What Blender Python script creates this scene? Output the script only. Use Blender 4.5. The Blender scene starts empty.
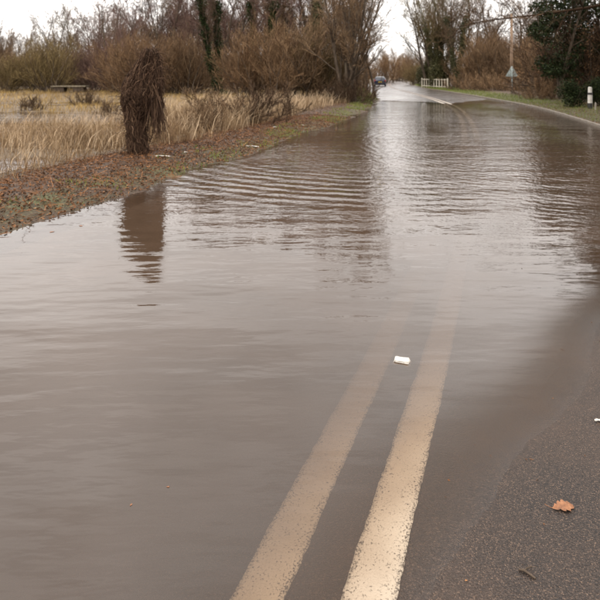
import bpy, bmesh, math, random
import numpy as np
from mathutils import Vector, Matrix

sc = bpy.context.scene
COL = sc.collection
R = math.radians
# ------------------------------------------------------------------ camera
CAM_H = 1.634
CAM_Y = -0.646
FPX = 566.0                      # focal length in pixels of the 600 px photograph, horizon at row 76
cam = bpy.data.cameras.new('camera')
cam.lens = 36 * FPX / 600
cam.sensor_width = 36
cam.shift_y = -(300 - 76) / 600      # level camera, the lower part of its picture
cam.clip_start = 0.05
cam.clip_end = 4000
cam.dof.use_dof = True
cam.dof.focus_distance = 2.7
cam.dof.aperture_fstop = 5.6
camo = bpy.data.objects.new('camera', cam)
camo.location = (0, CAM_Y, CAM_H)
camo.rotation_euler = (math.pi / 2, 0, 0)
COL.objects.link(camo)
sc.camera = camo
# ------------------------------------------------------------------ sky (overcast) and sun
SUN_EL, SUN_AZ = R(38), R(205)
w = bpy.data.worlds.new('World')
sc.world = w
w.use_nodes = True
nt = w.node_tree
nt.nodes.clear()
sky = nt.nodes.new('ShaderNodeTexSky')
sky.sky_type = 'NISHITA'
sky.sun_disc = False
sky.sun_elevation = SUN_EL
sky.sun_rotation = SUN_AZ
sky.dust_density = 4
tc = nt.nodes.new('ShaderNodeTexCoord')
mp = nt.nodes.new('ShaderNodeMapping')
mp.inputs['Scale'].default_value = (1, 1, 3)
nz = nt.nodes.new('ShaderNodeTexNoise')
nz.inputs['Scale'].default_value = 2.6
nz.inputs['Detail'].default_value = 5
cr = nt.nodes.new('ShaderNodeValToRGB')
cr.color_ramp.elements[0].position = 0.3
cr.color_ramp.elements[0].color = (8.6, 8.35, 8.15, 1)
cr.color_ramp.elements[1].position = 0.7
cr.color_ramp.elements[1].color = (14.6, 14.0, 13.5, 1)
mx = nt.nodes.new('ShaderNodeMix')
mx.data_type = 'RGBA'
mx.inputs['Factor'].default_value = 0.93
bg = nt.nodes.new('ShaderNodeBackground')
bg.inputs['Strength'].default_value = 0.14
wo = nt.nodes.new('ShaderNodeOutputWorld')
nt.links.new(tc.outputs['Generated'], mp.inputs['Vector'])
nt.links.new(mp.outputs['Vector'], nz.inputs['Vector'])
nt.links.new(nz.outputs['Fac'], cr.inputs['Fac'])
nt.links.new(sky.outputs['Color'], mx.inputs['A'])
# overcast sky: the zenith is about three times as bright as the horizon
sxyz = nt.nodes.new('ShaderNodeSeparateXYZ')
nt.links.new(tc.outputs['Generated'], sxyz.inputs[0])
ovc = nt.nodes.new('ShaderNodeMath')
ovc.operation = 'MULTIPLY_ADD'
ovc.use_clamp = False
mxz = nt.nodes.new('ShaderNodeMath')
mxz.operation = 'MAXIMUM'
mxz.inputs[1].default_value = 0
nt.links.new(sxyz.outputs[2], mxz.inputs[0])
nt.links.new(mxz.outputs[0], ovc.inputs[0])
ovc.inputs[1].default_value = 2.0
ovc.inputs[2].default_value = 1.0
vsc = nt.nodes.new('ShaderNodeVectorMath')
vsc.operation = 'SCALE'
nt.links.new(cr.outputs['Color'], vsc.inputs[0])
nt.links.new(ovc.outputs[0], vsc.inputs['Scale'])
nt.links.new(vsc.outputs[0], mx.inputs['B'])
nt.links.new(mx.outputs['Result'], bg.inputs['Color'])
nt.links.new(bg.outputs['Background'], wo.inputs['Surface'])
sun = bpy.data.lights.new('sun', 'SUN')
sun.energy = 0.7
sun.angle = R(25)
sun.color = (1.0, 0.95, 0.88)
suno = bpy.data.objects.new('sun', sun)
suno.rotation_euler = (math.pi / 2 - SUN_EL, 0, math.pi - SUN_AZ)
COL.objects.link(suno)
sc.view_settings.view_transform = 'Standard'
sc.view_settings.look = 'None'
sc.view_settings.exposure = 0.0
sc.view_settings.gamma = 1
sc.render.engine = 'CYCLES'
sc.cycles.use_denoising = True
sc.cycles.max_bounces = 7
sc.cycles.transparent_max_bounces = 10
sc.cycles.caustics_reflective = False
sc.cycles.caustics_refractive = False
sc.cycles.filter_width = 1.7

# ------------------------------------------------------------------ helpers
RNG = np.random.default_rng(7)
random.seed(7)


def tag(o, label=None, cat=None, group=None, kind=None):
    if label: o['label'] = label
    if cat: o['category'] = cat
    if group: o['group'] = group
    if kind: o['kind'] = kind
    return o


def npmesh(name, V, F, smooth=True, mat=None):
    """F: (n,3) or (n,4) int array or list of such arrays"""
    me = bpy.data.meshes.new(name)
    V = np.asarray(V, dtype=np.float32).reshape(-1, 3)
    Fs = F if isinstance(F, list) else [F]
    Fs = [np.asarray(f, dtype=np.int32) for f in Fs if len(f)]
    nl = sum(f.size for f in Fs)
    npol = sum(len(f) for f in Fs)
    me.vertices.add(len(V))
    me.vertices.foreach_set('co', V.ravel())
    me.loops.add(nl)
    me.loops.foreach_set('vertex_index', np.concatenate([f.ravel() for f in Fs]))
    me.polygons.add(npol)
    tot = np.concatenate([np.full(len(f), f.shape[1], dtype=np.int32) for f in Fs])
    st = np.concatenate([[0], np.cumsum(tot)[:-1]]).astype(np.int32)
    me.polygons.foreach_set('loop_start', st)
    me.polygons.foreach_set('use_smooth', np.full(npol, smooth))
    me.update(calc_edges=True)
    if mat: me.materials.append(mat)
    return me


def ob(name, me, parent=None, mat=None, loc=None):
    o = bpy.data.objects.new(name, me)
    COL.objects.link(o)
    if parent: o.parent = parent
    if mat is not None:
        if len(me.materials) == 0: me.materials.append(mat)
        else:
            o.material_slots[0].link = 'OBJECT'
            o.material_slots[0].material = mat
    if loc is not None: o.location = loc
    return o


def empty(name, loc, rz=0, s=1, label=None, cat=None, group=None):
    o = bpy.data.objects.new(name, None)
    o.empty_display_size = 0.2
    o.location = loc
    o.rotation_euler = (0, 0, rz)
    o.scale = (s, s, s) if not isinstance(s, tuple) else s
    COL.objects.link(o)
    tag(o, label, cat, group)
    return o


def norm(a):
    return a / np.maximum(np.linalg.norm(a, axis=-1, keepdims=True), 1e-9)


def tubes(P, Rd, sides, rng):
    """P (N,k,3), Rd (N,k) -> V,F"""
    N, k, _ = P.shape
    T = np.empty_like(P)
    T[:, 1:-1] = P[:, 2:] - P[:, :-2]
    T[:, 0] = P[:, 1] - P[:, 0]
    T[:, -1] = P[:, -1] - P[:, -2]
    T = norm(T)
    ref = norm(rng.normal(size=(N, 1, 3)))
    A = norm(np.cross(T, ref))
    B = np.cross(T, A)
    th = np.arange(sides) * 2 * math.pi / sides
    V = P[:, :, None, :] + Rd[:, :, None, None] * (A[:, :, None, :] * np.cos(th)[None, None, :, None] + B[:, :, None, :] * np.sin(th)[None, None, :, None])
    idx = np.arange(N * k * sides).reshape(N, k, sides)
    a = idx[:, :-1, :]
    b = np.roll(a, -1, axis=2)
    d = idx[:, 1:, :]
    c = np.roll(d, -1, axis=2)
    F = np.stack([a, b, c, d], axis=-1).reshape(-1, 4)
    return V.reshape(-1, 3), F


def join(parts):
    Vs, Fs, n = [], [], 0
    for V, F in parts:
        Vs.append(V)
        Fs.append(F + n)
        n += len(V)
    f3 = [f for f in Fs if f.shape[1] == 3]
    f4 = [f for f in Fs if f.shape[1] == 4]
    out = []
    if f3: out.append(np.concatenate(f3))
    if f4: out.append(np.concatenate(f4))
    return np.concatenate(Vs), out


def polyl(rng, P, D, L, k, wob, up):
    pts = [P]
    d = norm(D)
    st = (L / (k - 1))[:, None]
    for i in range(1, k):
        d = norm(d + wob * rng.normal(size=d.shape) + np.array([0, 0, up]))
        pts.append(pts[-1] + d * st)
    return np.stack(pts, axis=1)


def spawn(rng, P, Rd, L, n, t0, t1, ang, angj, ratio, taper, rr, droop=0.0):
    """children off polylines: P (N,k,3)"""
    N, k, _ = P.shape
    t = (np.arange(n)[None, :] + rng.random((N, n))) / n
    t = t0 + (t1 - t0) * t
    f = t * (k - 1)
    i = np.clip(f.astype(int), 0, k - 2)
    u = (f - i)[..., None]
    r = np.arange(N)[:, None]
    p = P[r, i] * (1 - u) + P[r, i + 1] * u
    T = norm(P[r, i + 1] - P[r, i])
    rad = Rd[r, i] * (1 - u[..., 0]) + Rd[r, i + 1] * u[..., 0]
    q = rng.normal(size=p.shape)
    q = norm(q - (q * T).sum(-1, keepdims=True) * T)
    an = np.radians(ang + angj * rng.normal(size=t.shape))[..., None]
    D = np.cos(an) * T + np.sin(an) * q
    D[..., 2] -= droop
    ln = L[:, None] * ratio * (1 - taper * t) * rng.uniform(0.6, 1.25, size=t.shape)
    return p.reshape(-1, 3), D.reshape(-1, 3), ln.ravel(), np.maximum(rad * rr, 0.004).ravel()


def radii(r0, k, tip):
    x = np.linspace(0, 1, k)[None, :]
    return np.maximum(r0[:, None] * (1 - (1 - tip) * x), 0.0035)


def leafquads(rng, C, size, sj=0.4, fold=0.3, flat=None, asp=0.6):
    """diamond leaves, folded, at centres C"""
    N = len(C)
    a = norm(rng.normal(size=(N, 3)))
    if flat is not None:
        a[:, 2] *= flat
        a = norm(a)
    b = rng.normal(size=(N, 3))
    if flat is not None: b[:, 2] *= flat
    b = norm(b - (b * a).sum(-1, keepdims=True) * a)
    n = np.cross(a, b)
    s = (size * rng.uniform(1 - sj, 1 + sj, size=N))[:, None]
    v0 = C - a * s
    v2 = C + a * s
    v1 = C + b * s * asp + n * s * fold
    v3 = C - b * s * asp + n * s * fold
    V = np.stack([v0, v1, v2, v3], axis=1).reshape(-1, 3)
    i = np.arange(N)[:, None] * 4
    F = np.concatenate([i + np.array([[0, 1, 2]]), i + np.array([[0, 2, 3]])])
    return V, F


# ------------------------------------------------------------------ materials
def mat_new(name):
    m = bpy.data.materials.new(name)
    m.use_nodes = True
    n = m.node_tree
    n.nodes.clear()
    return m, n


def N(n, t, **kw):
    x = n.nodes.new(t)
    for k, v in kw.items():
        if k.startswith('i_'):
            key = k[2:].replace('_', ' ')
            x.inputs[key].default_value = v
        else:
            setattr(x, k, v)
    return x


def math_node(n, op, a, b=None, c=None, clamp=False):
    x = n.nodes.new('ShaderNodeMath')
    x.operation = op
    x.use_clamp = clamp
    for i, v in enumerate((a, b, c)):
        if v is None: continue
        if isinstance(v, (int, float)): x.inputs[i].default_value = v
        else: n.links.new(v, x.inputs[i])
    return x.outputs[0]


def ramp(n, fac, stops):
    x = n.nodes.new('ShaderNodeValToRGB')
    e = x.color_ramp.elements
    while len(e) < len(stops): e.new(0.5)
    for el, (p, c) in zip(e, stops):
        el.position = p
        el.color = (*c, 1) if len(c) == 3 else c
    n.links.new(fac, x.inputs['Fac'])
    return x.outputs['Color']


def bsdf(n, col=None, rough=0.8, spec=0.3, normal=None, metallic=0):
    b = n.nodes.new('ShaderNodeBsdfPrincipled')
    b.inputs['Roughness'].default_value = rough if isinstance(rough, (int, float)) else 0.5
    if not isinstance(rough, (int, float)): n.links.new(rough, b.inputs['Roughness'])
    b.inputs['Specular IOR Level'].default_value = spec
    b.inputs['Metallic'].default_value = metallic
    if col is not None:
        if isinstance(col, tuple): b.inputs['Base Color'].default_value = (*col, 1)
        else: n.links.new(col, b.inputs['Base Color'])
    if normal is not None: n.links.new(normal, b.inputs['Normal'])
    o = n.nodes.new('ShaderNodeOutputMaterial')
    n.links.new(b.outputs[0], o.inputs['Surface'])
    return b


def island_mat(name, stops, rough=0.8, spec=0.2, noise=None, trans=0.0):
    """colour picked per loose piece, nudged per object"""
    m, n = mat_new(name)
    g = N(n, 'ShaderNodeNewGeometry')
    oi = N(n, 'ShaderNodeObjectInfo')
    f = g.outputs['Random Per Island']
    f = math_node(n, 'MULTIPLY_ADD', f, 0.75, math_node(n, 'MULTIPLY', oi.outputs['Random'], 0.25))
    if noise:
        tcx = N(n, 'ShaderNodeTexCoord')
        z = N(n, 'ShaderNodeTexNoise')
        z.inputs['Scale'].default_value = noise
        z.inputs['Detail'].default_value = 3
        n.links.new(g.outputs['Position'], z.inputs['Vector'])
        zz = math_node(n, 'MULTIPLY_ADD', z.outputs['Fac'], 2.2, -0.6, clamp=True)
        f = math_node(n, 'ADD', math_node(n, 'MULTIPLY', f, 0.5), math_node(n, 'MULTIPLY', zz, 0.5), clamp=True)
    c = ramp(n, f, stops)
    b = bsdf(n, c, rough, spec)
    if trans:
        out = [x for x in n.nodes if x.type == 'OUTPUT_MATERIAL'][0]
        t = N(n, 'ShaderNodeBsdfTranslucent')
        n.links.new(c, t.inputs['Color'])
        mx = N(n, 'ShaderNodeMixShader')
        mx.inputs[0].default_value = trans
        n.links.new(b.outputs[0], mx.inputs[1])
        n.links.new(t.outputs[0], mx.inputs[2])
        n.links.new(mx.outputs[0], out.inputs['Surface'])
    return m


def noise_mat(name, stops, scale=8, detail=5, rough=0.8, spec=0.3, bump=0.0, bscale=None, stretch=None):
    m, n = mat_new(name)
    g = N(n, 'ShaderNodeTexCoord')
    v = g.outputs['Object']
    if stretch:
        mp = N(n, 'ShaderNodeMapping')
        mp.inputs['Scale'].default_value = stretch
        n.links.new(v, mp.inputs['Vector'])
        v = mp.outputs['Vector']
    z = N(n, 'ShaderNodeTexNoise')
    z.inputs['Scale'].default_value = scale
    z.inputs['Detail'].default_value = detail
    z.inputs['Roughness'].default_value = 0.65
    n.links.new(v, z.inputs['Vector'])
    c = ramp(n, z.outputs['Fac'], stops)
    nrm = None
    if bump:
        z2 = N(n, 'ShaderNodeTexNoise')
        z2.inputs['Scale'].default_value = bscale or scale * 3
        z2.inputs['Detail'].default_value = 4
        n.links.new(v, z2.inputs['Vector'])
        bp = N(n, 'ShaderNodeBump')
        bp.inputs['Strength'].default_value = 0.8
        bp.inputs['Distance'].default_value = bump
        n.links.new(z2.outputs['Fac'], bp.inputs['Height'])
        nrm = bp.outputs['Normal']
    bsdf(n, c, rough, spec, nrm)
    return m


# ------------------------------------------------------------------ layout functions
CTRL = np.array([(-15.4, -41.5), (-8.4, -22.4), (-3.2, -8.3), (-1.1, -2.46), (0.21, 1.12), (1.01, 3.30), (2.62, 8.0), (4.54, 13.8), (6.75, 22.0),
                 (8.6, 31.0), (9.9, 43.6), (10.9, 57), (11.9, 70), (13.6, 83), (16.5, 103), (20.5, 124), (27, 146), (40, 172), (62, 200), (95, 230)])


def catmull(C, m=24):
    out = []
    for i in range(1, len(C) - 2):
        p0, p1, p2, p3 = C[i - 1], C[i], C[i + 1], C[i + 2]
        for t in np.linspace(0, 1, m, endpoint=False):
            out.append(0.5 * ((2 * p1) + (-p0 + p2) * t + (2 * p0 - 5 * p1 + 4 * p2 - p3) * t * t + (-p0 + 3 * p1 - 3 * p2 + p3) * t ** 3))
    out.append(C[-2])
    return np.array(out)


CL = catmull(CTRL)
CLS = np.concatenate([[0], np.cumsum(np.linalg.norm(np.diff(CL, axis=0), axis=1))])
_i0 = int(np.argmin(((CL - np.array([0.21, 1.12])) ** 2).sum(1)))
CLS -= CLS[_i0]
_sf = np.arange(CLS[0], CLS[-1], 0.25)
CLF = np.stack([np.interp(_sf, CLS, CL[:, 0]), np.interp(_sf, CLS, CL[:, 1])], 1)
CLT = norm(np.gradient(CLF, axis=0))


def st_of(x, y):
    """road coordinates: s along, t to the right"""
    x = np.asarray(x, float).ravel()
    y = np.asarray(y, float).ravel()
    S = np.empty(len(x))
    T = np.empty(len(x))
    for a in range(0, len(x), 20000):
        b = slice(a, a + 20000)
        d = (x[b, None] - CLF[None, :, 0]) ** 2 + (y[b, None] - CLF[None, :, 1]) ** 2
        j = d.argmin(1)
        dx = x[b] - CLF[j, 0]
        dy = y[b] - CLF[j, 1]
        al = dx * CLT[j, 0] + dy * CLT[j, 1]
        S[b] = _sf[j] + np.clip(al, -0.3, 0.3)
        T[b] = dx * CLT[j, 1] - dy * CLT[j, 0]
    return S, T


def xy_of(s, t):
    s = np.asarray(s, float)
    t = np.asarray(t, float)
    cx = np.interp(s, _sf, CLF[:, 0])
    cy = np.interp(s, _sf, CLF[:, 1])
    tx = np.interp(s, _sf, CLT[:, 0])
    ty = np.interp(s, _sf, CLT[:, 1])
    return cx + t * ty, cy - t * tx, np.arctan2(ty, tx)


ZS = np.array([-60, -25, -5, -1, 0, 1, 2.4, 5, 8, 11, 14, 20, 28, 33.5, 37, 45, 60, 85, 150, 300], float)
ZC = np.array([0.7, 0.36, 0.085, 0.010, -0.0085, -0.030, -0.078, -0.14, -0.17, -0.13, -0.07, -0.045, -0.028, 0.0, 0.018, 0.05, 0.08, 0.1, 0.3, 0.8])
WL, WR = -3.95, 3.8


def _smooth_zc(s):
    return (np.interp(s - 0.6, ZS, ZC) + 2 * np.interp(s, ZS, ZC) + np.interp(s + 0.6, ZS, ZC)) / 4


def zroad(s, t):
    bR = np.interp(s, [0, 1, 2.4, 3.2, 4.5, 8, 20], [0.046, 0.058, 0.078, 0.062, 0.03, -0.008, -0.008])
    bL = np.interp(s, [0, 2.5, 5, 10, 28, 38], [0.055, 0.065, 0.04, 0.03, 0.012, 0.004])
    return _smooth_zc(s) + np.where(t > 0, bR * t, bL * t)


def vnoise(x, y, seed=0):
    """cheap smooth value noise, -1..1"""
    xi = np.floor(x).astype(np.int64)
    yi = np.floor(y).astype(np.int64)
    fx = x - xi
    fy = y - yi
    fx = fx * fx * (3 - 2 * fx)
    fy = fy * fy * (3 - 2 * fy)

    def h(a, b):
        v = (a * 374761393 + b * 668265263 + seed * 974711) & 0x7fffffff
        v = ((v ^ (v >> 13)) * 1274126177) & 0x7fffffff
        return ((v ^ (v >> 16)) & 0xffff) / 32767.5 - 1
    return (h(xi, yi) * (1 - fx) + h(xi + 1, yi) * fx) * (1 - fy) + (h(xi, yi + 1) * (1 - fx) + h(xi + 1, yi + 1) * fx) * fy


def zground(x, y, S=None, T=None):
    x = np.asarray(x, float).ravel()
    y = np.asarray(y, float).ravel()
    if S is None: S, T = st_of(x, y)
    n1 = vnoise(x * 0.9, y * 0.9, 1) * 0.6 + vnoise(x * 2.3, y * 2.3, 2) * 0.35
    n2 = vnoise(x * 7, y * 7, 3) * 0.6 + vnoise(x * 15, y * 15, 5) * 0.4
    n3 = vnoise(x * 0.16, y * 0.3, 4)
    q = -T + vnoise(S * 0.55, S * 0.0, 8) * 0.26 + vnoise(S * 1.7, S * 0.0, 9) * 0.15 + vnoise(S * 5.1, T * 3.0, 10) * 0.05
    far = np.clip((S - 31) / 8, 0, 1)
    left = np.interp(q, [3.5, 4.0, 4.55, 5.2, 6.2, 6.9, 8.0, 10, 16, 30, 60, 200, 2000], [-0.2, -0.09, 0.0, 0.085, 0.12, 0.055, -0.015, 0.0, 0.0, 0.02, 0.12, 0.4, 6.0])
    lfar = np.interp(q, [3.5, 4.2, 5.0, 6.2, 8, 16, 60, 200, 2000], [0.0, 0.06, 0.16, 0.2, 0.15, 0.08, 0.15, 0.4, 6.0]) + np.minimum(zroad(S, -3.9 + 0 * S), 0.1)
    amp = np.interp(q, [4.2, 5, 6, 8, 40], [0.015, 0.035, 0.035, 0.03, 0.05])
    left = left * (1 - far) + lfar * far + amp * n1 + 0.012 * n2 + 0.045 * n3 * np.clip((q - 7) / 3, 0, 1)
    ke = np.maximum(zroad(S, WR + 0 * S), 0.0)
    left = left - 0.09 * puddle(x, y, S, T) * (1 - far)
    right = ke + np.interp(T, [3.85, 4.05, 4.6, 6, 10, 30, 200, 2000], [0.05, 0.06, 0.07, 0.12, 0.28, 0.5, 1.0, 6.0]) + 0.025 * n1 + 0.012 * n2
    z = np.where(T > 0, right, left)
    core = zroad(S, T) - 0.06
    inside = (T > WL + 0.05) & (T < WR + 0.04)
    z = np.where(inside, core, np.where((T <= 0) & (T > WL - 0.6), np.minimum(z, np.maximum(core, z)), z))
    return z


def puddle(x, y, S, T):
    """0..1 where the field lies open under water"""
    q = -T + vnoise(x * .8, y * .8, 15) * .5
    a = np.clip((q - 6.9) / .5, 0, 1) * np.clip((9.3 - q) / .5, 0, 1) * np.clip((7.5 - S) / 2, 0, 1)
    yy = y + vnoise(x * .5, y * .5, 16) * 1.2
    b = np.clip((yy - 19.0) / .8, 0, 1) * np.clip((23.5 - yy) / .8, 0, 1) * np.clip((-4.0 - x + vnoise(x, y, 17)) / 1.5, 0, 1)
    c = np.clip((yy - 29.5) / .8, 0, 1) * np.clip((33 - yy) / .8, 0, 1) * np.clip((-8.5 - x + 2 * vnoise(x * .3, y * .3, 18)) / 1.5, 0, 1)
    return np.maximum(a, np.maximum(b, c))


def groundz(x, y):
    S, T = st_of([x], [y])
    if WL < T[0] < WR: return float(zroad(S, T)[0])
    return float(zground([x], [y], S, T)[0])


def px(u, d):
    """ground place d metres ahead seen in column u of the 600 px photograph"""
    return (u - 300) / FPX * (d - CAM_Y)


def row_d(v):
    """distance of flat ground seen in row v"""
    return FPX * CAM_H / (v - 76) + CAM_Y


def axis(segs):
    out = []
    for a, b, st in segs:
        out.append(np.arange(a, b - 1e-6, st))
    out.append([segs[-1][1]])
    return np.concatenate(out)


def grid(xs, ys):
    X, Y = np.meshgrid(xs, ys)
    nx, ny = len(xs), len(ys)
    i = np.arange(nx * ny).reshape(ny, nx)
    F = np.stack([i[:-1, :-1], i[:-1, 1:], i[1:, 1:], i[1:, :-1]], -1).reshape(-1, 4)
    return X.ravel(), Y.ravel(), F


# ------------------------------------------------------------------ ground sheet
m_ground, n = mat_new('bank_and_field_soil')
g = N(n, 'ShaderNodeNewGeometry')
z1 = N(n, 'ShaderNodeTexNoise', i_Scale=1.3, i_Detail=6.0, i_Roughness=0.7)
z2 = N(n, 'ShaderNodeTexNoise', i_Scale=22.0, i_Detail=5.0, i_Roughness=0.7)
z3 = N(n, 'ShaderNodeTexNoise', i_Scale=0.5, i_Detail=4.0)
for z in (z1, z2, z3): n.links.new(g.outputs['Position'], z.inputs['Vector'])
soil = ramp(n, z2.outputs['Fac'], [(0.3, (0.018, 0.010, 0.006)), (0.5, (0.048, 0.027, 0.015)), (0.7, (0.10, 0.06, 0.034))])
thatch = ramp(n, z2.outputs['Fac'], [(0.3, (0.035, 0.022, 0.012)), (0.5, (0.09, 0.06, 0.032)), (0.7, (0.18, 0.13, 0.07))])
att = N(n, 'ShaderNodeAttribute', attribute_name='thatch')
mxa = N(n, 'ShaderNodeMix', data_type='RGBA')
f = math_node(n, 'MULTIPLY_ADD', z1.outputs['Fac'], 1.6, -0.8)
f = math_node(n, 'ADD', att.outputs['Fac'], f, clamp=True)
n.links.new(f, mxa.inputs['Factor'])
n.links.new(soil, mxa.inputs['A'])
n.links.new(thatch, mxa.inputs['B'])
att2 = N(n, 'ShaderNodeAttribute', attribute_name='green')
grn = ramp(n, z2.outputs['Fac'], [(0.35, (0.03, 0.035, 0.012)), (0.55, (0.075, 0.09, 0.025)), (0.7, (0.13, 0.13, 0.045))])
mxb = N(n, 'ShaderNodeMix', data_type='RGBA')
f2 = math_node(n, 'MULTIPLY_ADD', z1.outputs['Fac'], 3.0, -1.6)
f2 = math_node(n, 'MULTIPLY', att2.outputs['Fac'], math_node(n, 'ADD', f2, 0.5, clamp=True), clamp=True)
n.links.new(f2, mxb.inputs['Factor'])
n.links.new(mxa.outputs['Result'], mxb.inputs['A'])
n.links.new(grn, mxb.inputs['B'])
bp = N(n, 'ShaderNodeBump')
bp.inputs['Distance'].default_value = 0.04
n.links.new(z2.outputs['Fac'], bp.inputs['Height'])
bsdf(n, mxb.outputs['Result'], 0.75, 0.3, bp.outputs['Normal'])

xs = axis([(-1500, -300, 150), (-300, -60, 20), (-60, -24, 1.5), (-24, -9, 0.35), (-9, 3, 0.13), (3, 6, 0.5), (6, 16, 0.22), (16, 60, 1.5), (60, 300, 20), (300, 1500, 150)])
ys = axis([(-300, -40, 20), (-40, 0, 1.0), (0, 4, 0.3), (4, 16, 0.13), (16, 34, 0.28), (34, 60, 0.6), (60, 120, 2.0), (120, 300, 12), (300, 2700, 150)])
X, Y, F = grid(xs, ys)
S_, T_ = st_of(X, Y)
Z = zground(X, Y, S_, T_)
me = npmesh('ground', np.stack([X, Y, Z], 1), F)
th = np.clip((-T_ - 6.4) / 1.2, 0, 1) * 0.95
th = np.where(T_ > 0, 0.25, th)
gr_ = np.where(T_ > 0, np.clip((T_ - 3.9) / 0.3, 0, 1) * np.clip((7.0 - T_) / 1.0, 0, 1), np.clip((-T_ - 4.4) / 0.3, 0, 1) * np.clip((5.6 + T_) / 0.6, 0, 1) * 0.8)
for nm, arr in (('thatch', th), ('green', gr_)):
    a = me.attributes.new(nm, 'FLOAT', 'POINT')
    a.data.foreach_set('value', arr.astype(np.float32))
tag(ob('ground', me, mat=m_ground), 'muddy leaf strewn banks and flooded field around the road', kind='structure')

# ------------------------------------------------------------------ road
m_road, n = mat_new('wet_asphalt')
g = N(n, 'ShaderNodeNewGeometry')
vo = N(n, 'ShaderNodeTexVoronoi', i_Scale=265.0)
vo2 = N(n, 'ShaderNodeTexVoronoi', i_Scale=120.0)
n2m = N(n, 'ShaderNodeTexNoise', i_Scale=3.2, i_Detail=6.0, i_Roughness=0.7)
n.links.new(g.outputs['Position'], n2m.inputs['Vector'])
nb = N(n, 'ShaderNodeTexNoise', i_Scale=1.1, i_Detail=5.0)
nf = N(n, 'ShaderNodeTexNoise', i_Scale=260.0, i_Detail=3.0)
npd = N(n, 'ShaderNodeTexNoise', i_Scale=0.35, i_Detail=3.0)
for z in (vo, vo2, nb, nf, npd): n.links.new(g.outputs['Position'], z.inputs['Vector'])
sep = N(n, 'ShaderNodeSeparateColor')
n.links.new(vo.outputs['Color'], sep.inputs['Color'])
chip = ramp(n, sep.outputs[0], [(0.0, (0.013, 0.0085, 0.0062)), (0.5, (0.031, 0.0205, 0.0148)), (0.86, (0.060, 0.040, 0.029)), (1.0, (0.15, 0.098, 0.065))])
gap = ramp(n, vo.outputs['Distance'], [(0.25, (1, 1, 1)), (0.75, (0.25, 0.22, 0.20))])
mm = N(n, 'ShaderNodeMix', data_type='RGBA', blend_type='MULTIPLY')
mm.inputs['Factor'].default_value = 1
n.links.new(chip, mm.inputs['A'])
n.links.new(gap, mm.inputs['B'])
silt = N(n, 'ShaderNodeMix', data_type='RGBA')
sf = math_node(n, 'MULTIPLY', math_node(n, 'MULTIPLY_ADD', nb.outputs['Fac'], 2.4, -0.85, clamp=True), math_node(n, 'MULTIPLY_ADD', n2m.outputs['Fac'], 2.2, -0.45, clamp=True))
n.links.new(math_node(n, 'MULTIPLY', sf, 0.8), silt.inputs['Factor'])
n.links.new(mm.outputs['Result'], silt.inputs['A'])
silt.inputs['B'].default_value = (0.060, 0.035, 0.022, 1)
hh = math_node(n, 'ADD', math_node(n, 'MULTIPLY', vo.outputs['Distance'], -0.6), math_node(n, 'MULTIPLY', nf.outputs['Fac'], 0.35))
hh = math_node(n, 'ADD', hh, math_node(n, 'MULTIPLY', vo2.outputs['Distance'], -0.6))
bp = N(n, 'ShaderNodeBump')
bp.inputs['Distance'].default_value = 0.004
bp.inputs['Strength'].default_value = 0.9
n.links.new(hh, bp.inputs['Height'])
# the far stretch lies wet: water film patches smooth it
rg = math_node(n, 'MULTIPLY_ADD', npd.outputs['Fac'], 1.2, -0.22, clamp=True)
rg = math_node(n, 'MULTIPLY_ADD', rg, 0.4, 0.26)
br = bsdf(n, silt.outputs['Result'], rg, 0.28, bp.outputs['Normal'])
sy_ = N(n, 'ShaderNodeSeparateXYZ')
n.links.new(g.outputs['Position'], sy_.inputs[0])
wet = math_node(n, 'MULTIPLY_ADD', sy_.outputs[1], 0.1, -2.2, clamp=True)
wet = math_node(n, 'MULTIPLY', wet, math_node(n, 'MULTIPLY_ADD', npd.outputs['Fac'], 3.2, -0.9, clamp=True))
n.links.new(wet, br.inputs['Coat Weight'])
br.inputs['Coat Roughness'].default_value = 0.2
br.inputs['Coat IOR'].default_value = 1.33

sv = axis([(-55, -2, 1.0), (-2, 6, 0.07), (6, 16, 0.2), (16, 60, 0.5), (60, 210, 1.5)])
tv = axis([(WL, -1, 0.15), (-1, 2.2, 0.05), (2.2, WR, 0.16)])
SS, TT, F = grid(sv, tv)
x, y, _ = xy_of(SS, TT)
z = zroad(SS, TT) + 0.0014 * vnoise(x * 6, y * 6, 11) + 0.0007 * vnoise(x * 19, y * 19, 12) + 0.004 * vnoise(x * 1.7, y * 1.7, 13)
tag(ob('road', npmesh('road', np.stack([x, y, z], 1), F[:, ::-1]), mat=m_road), 'wet two lane asphalt road running into flood water', kind='structure')


def zroadn(s, t):
    x, y, _ = xy_of(s, t)
    return zroad(s, t) + 0.0014 * vnoise(x * 6, y * 6, 11) + 0.0007 * vnoise(x * 19, y * 19, 12) + 0.004 * vnoise(x * 1.7, y * 1.7, 13)


# double white centre line
m_line, n = mat_new('worn_line_paint')
g = N(n, 'ShaderNodeNewGeometry')
v1 = N(n, 'ShaderNodeTexNoise', i_Scale=120.0, i_Detail=5.0, i_Roughness=0.75)
v2 = N(n, 'ShaderNodeTexNoise', i_Scale=3.0, i_Detail=4.0)
v3 = N(n, 'ShaderNodeTexVoronoi', i_Scale=150.0)
for z in (v1, v2, v3): n.links.new(g.outputs['Position'], z.inputs['Vector'])
base = ramp(n, v2.outputs['Fac'], [(0.3, (0.37, 0.310, 0.240)), (0.7, (0.49, 0.43, 0.35))])
att = N(n, 'ShaderNodeAttribute', attribute_name='edge')
wear = math_node(n, 'ADD', math_node(n, 'MULTIPLY', v1.outputs['Fac'], 1.0), math_node(n, 'MULTIPLY', att.outputs['Fac'], 0.10))
wear = math_node(n, 'ADD', wear, math_node(n, 'MULTIPLY', v3.outputs['Distance'], 0.10))
sy_ = N(n, 'ShaderNodeSeparateXYZ')
n.links.new(g.outputs['Position'], sy_.inputs[0])
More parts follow.
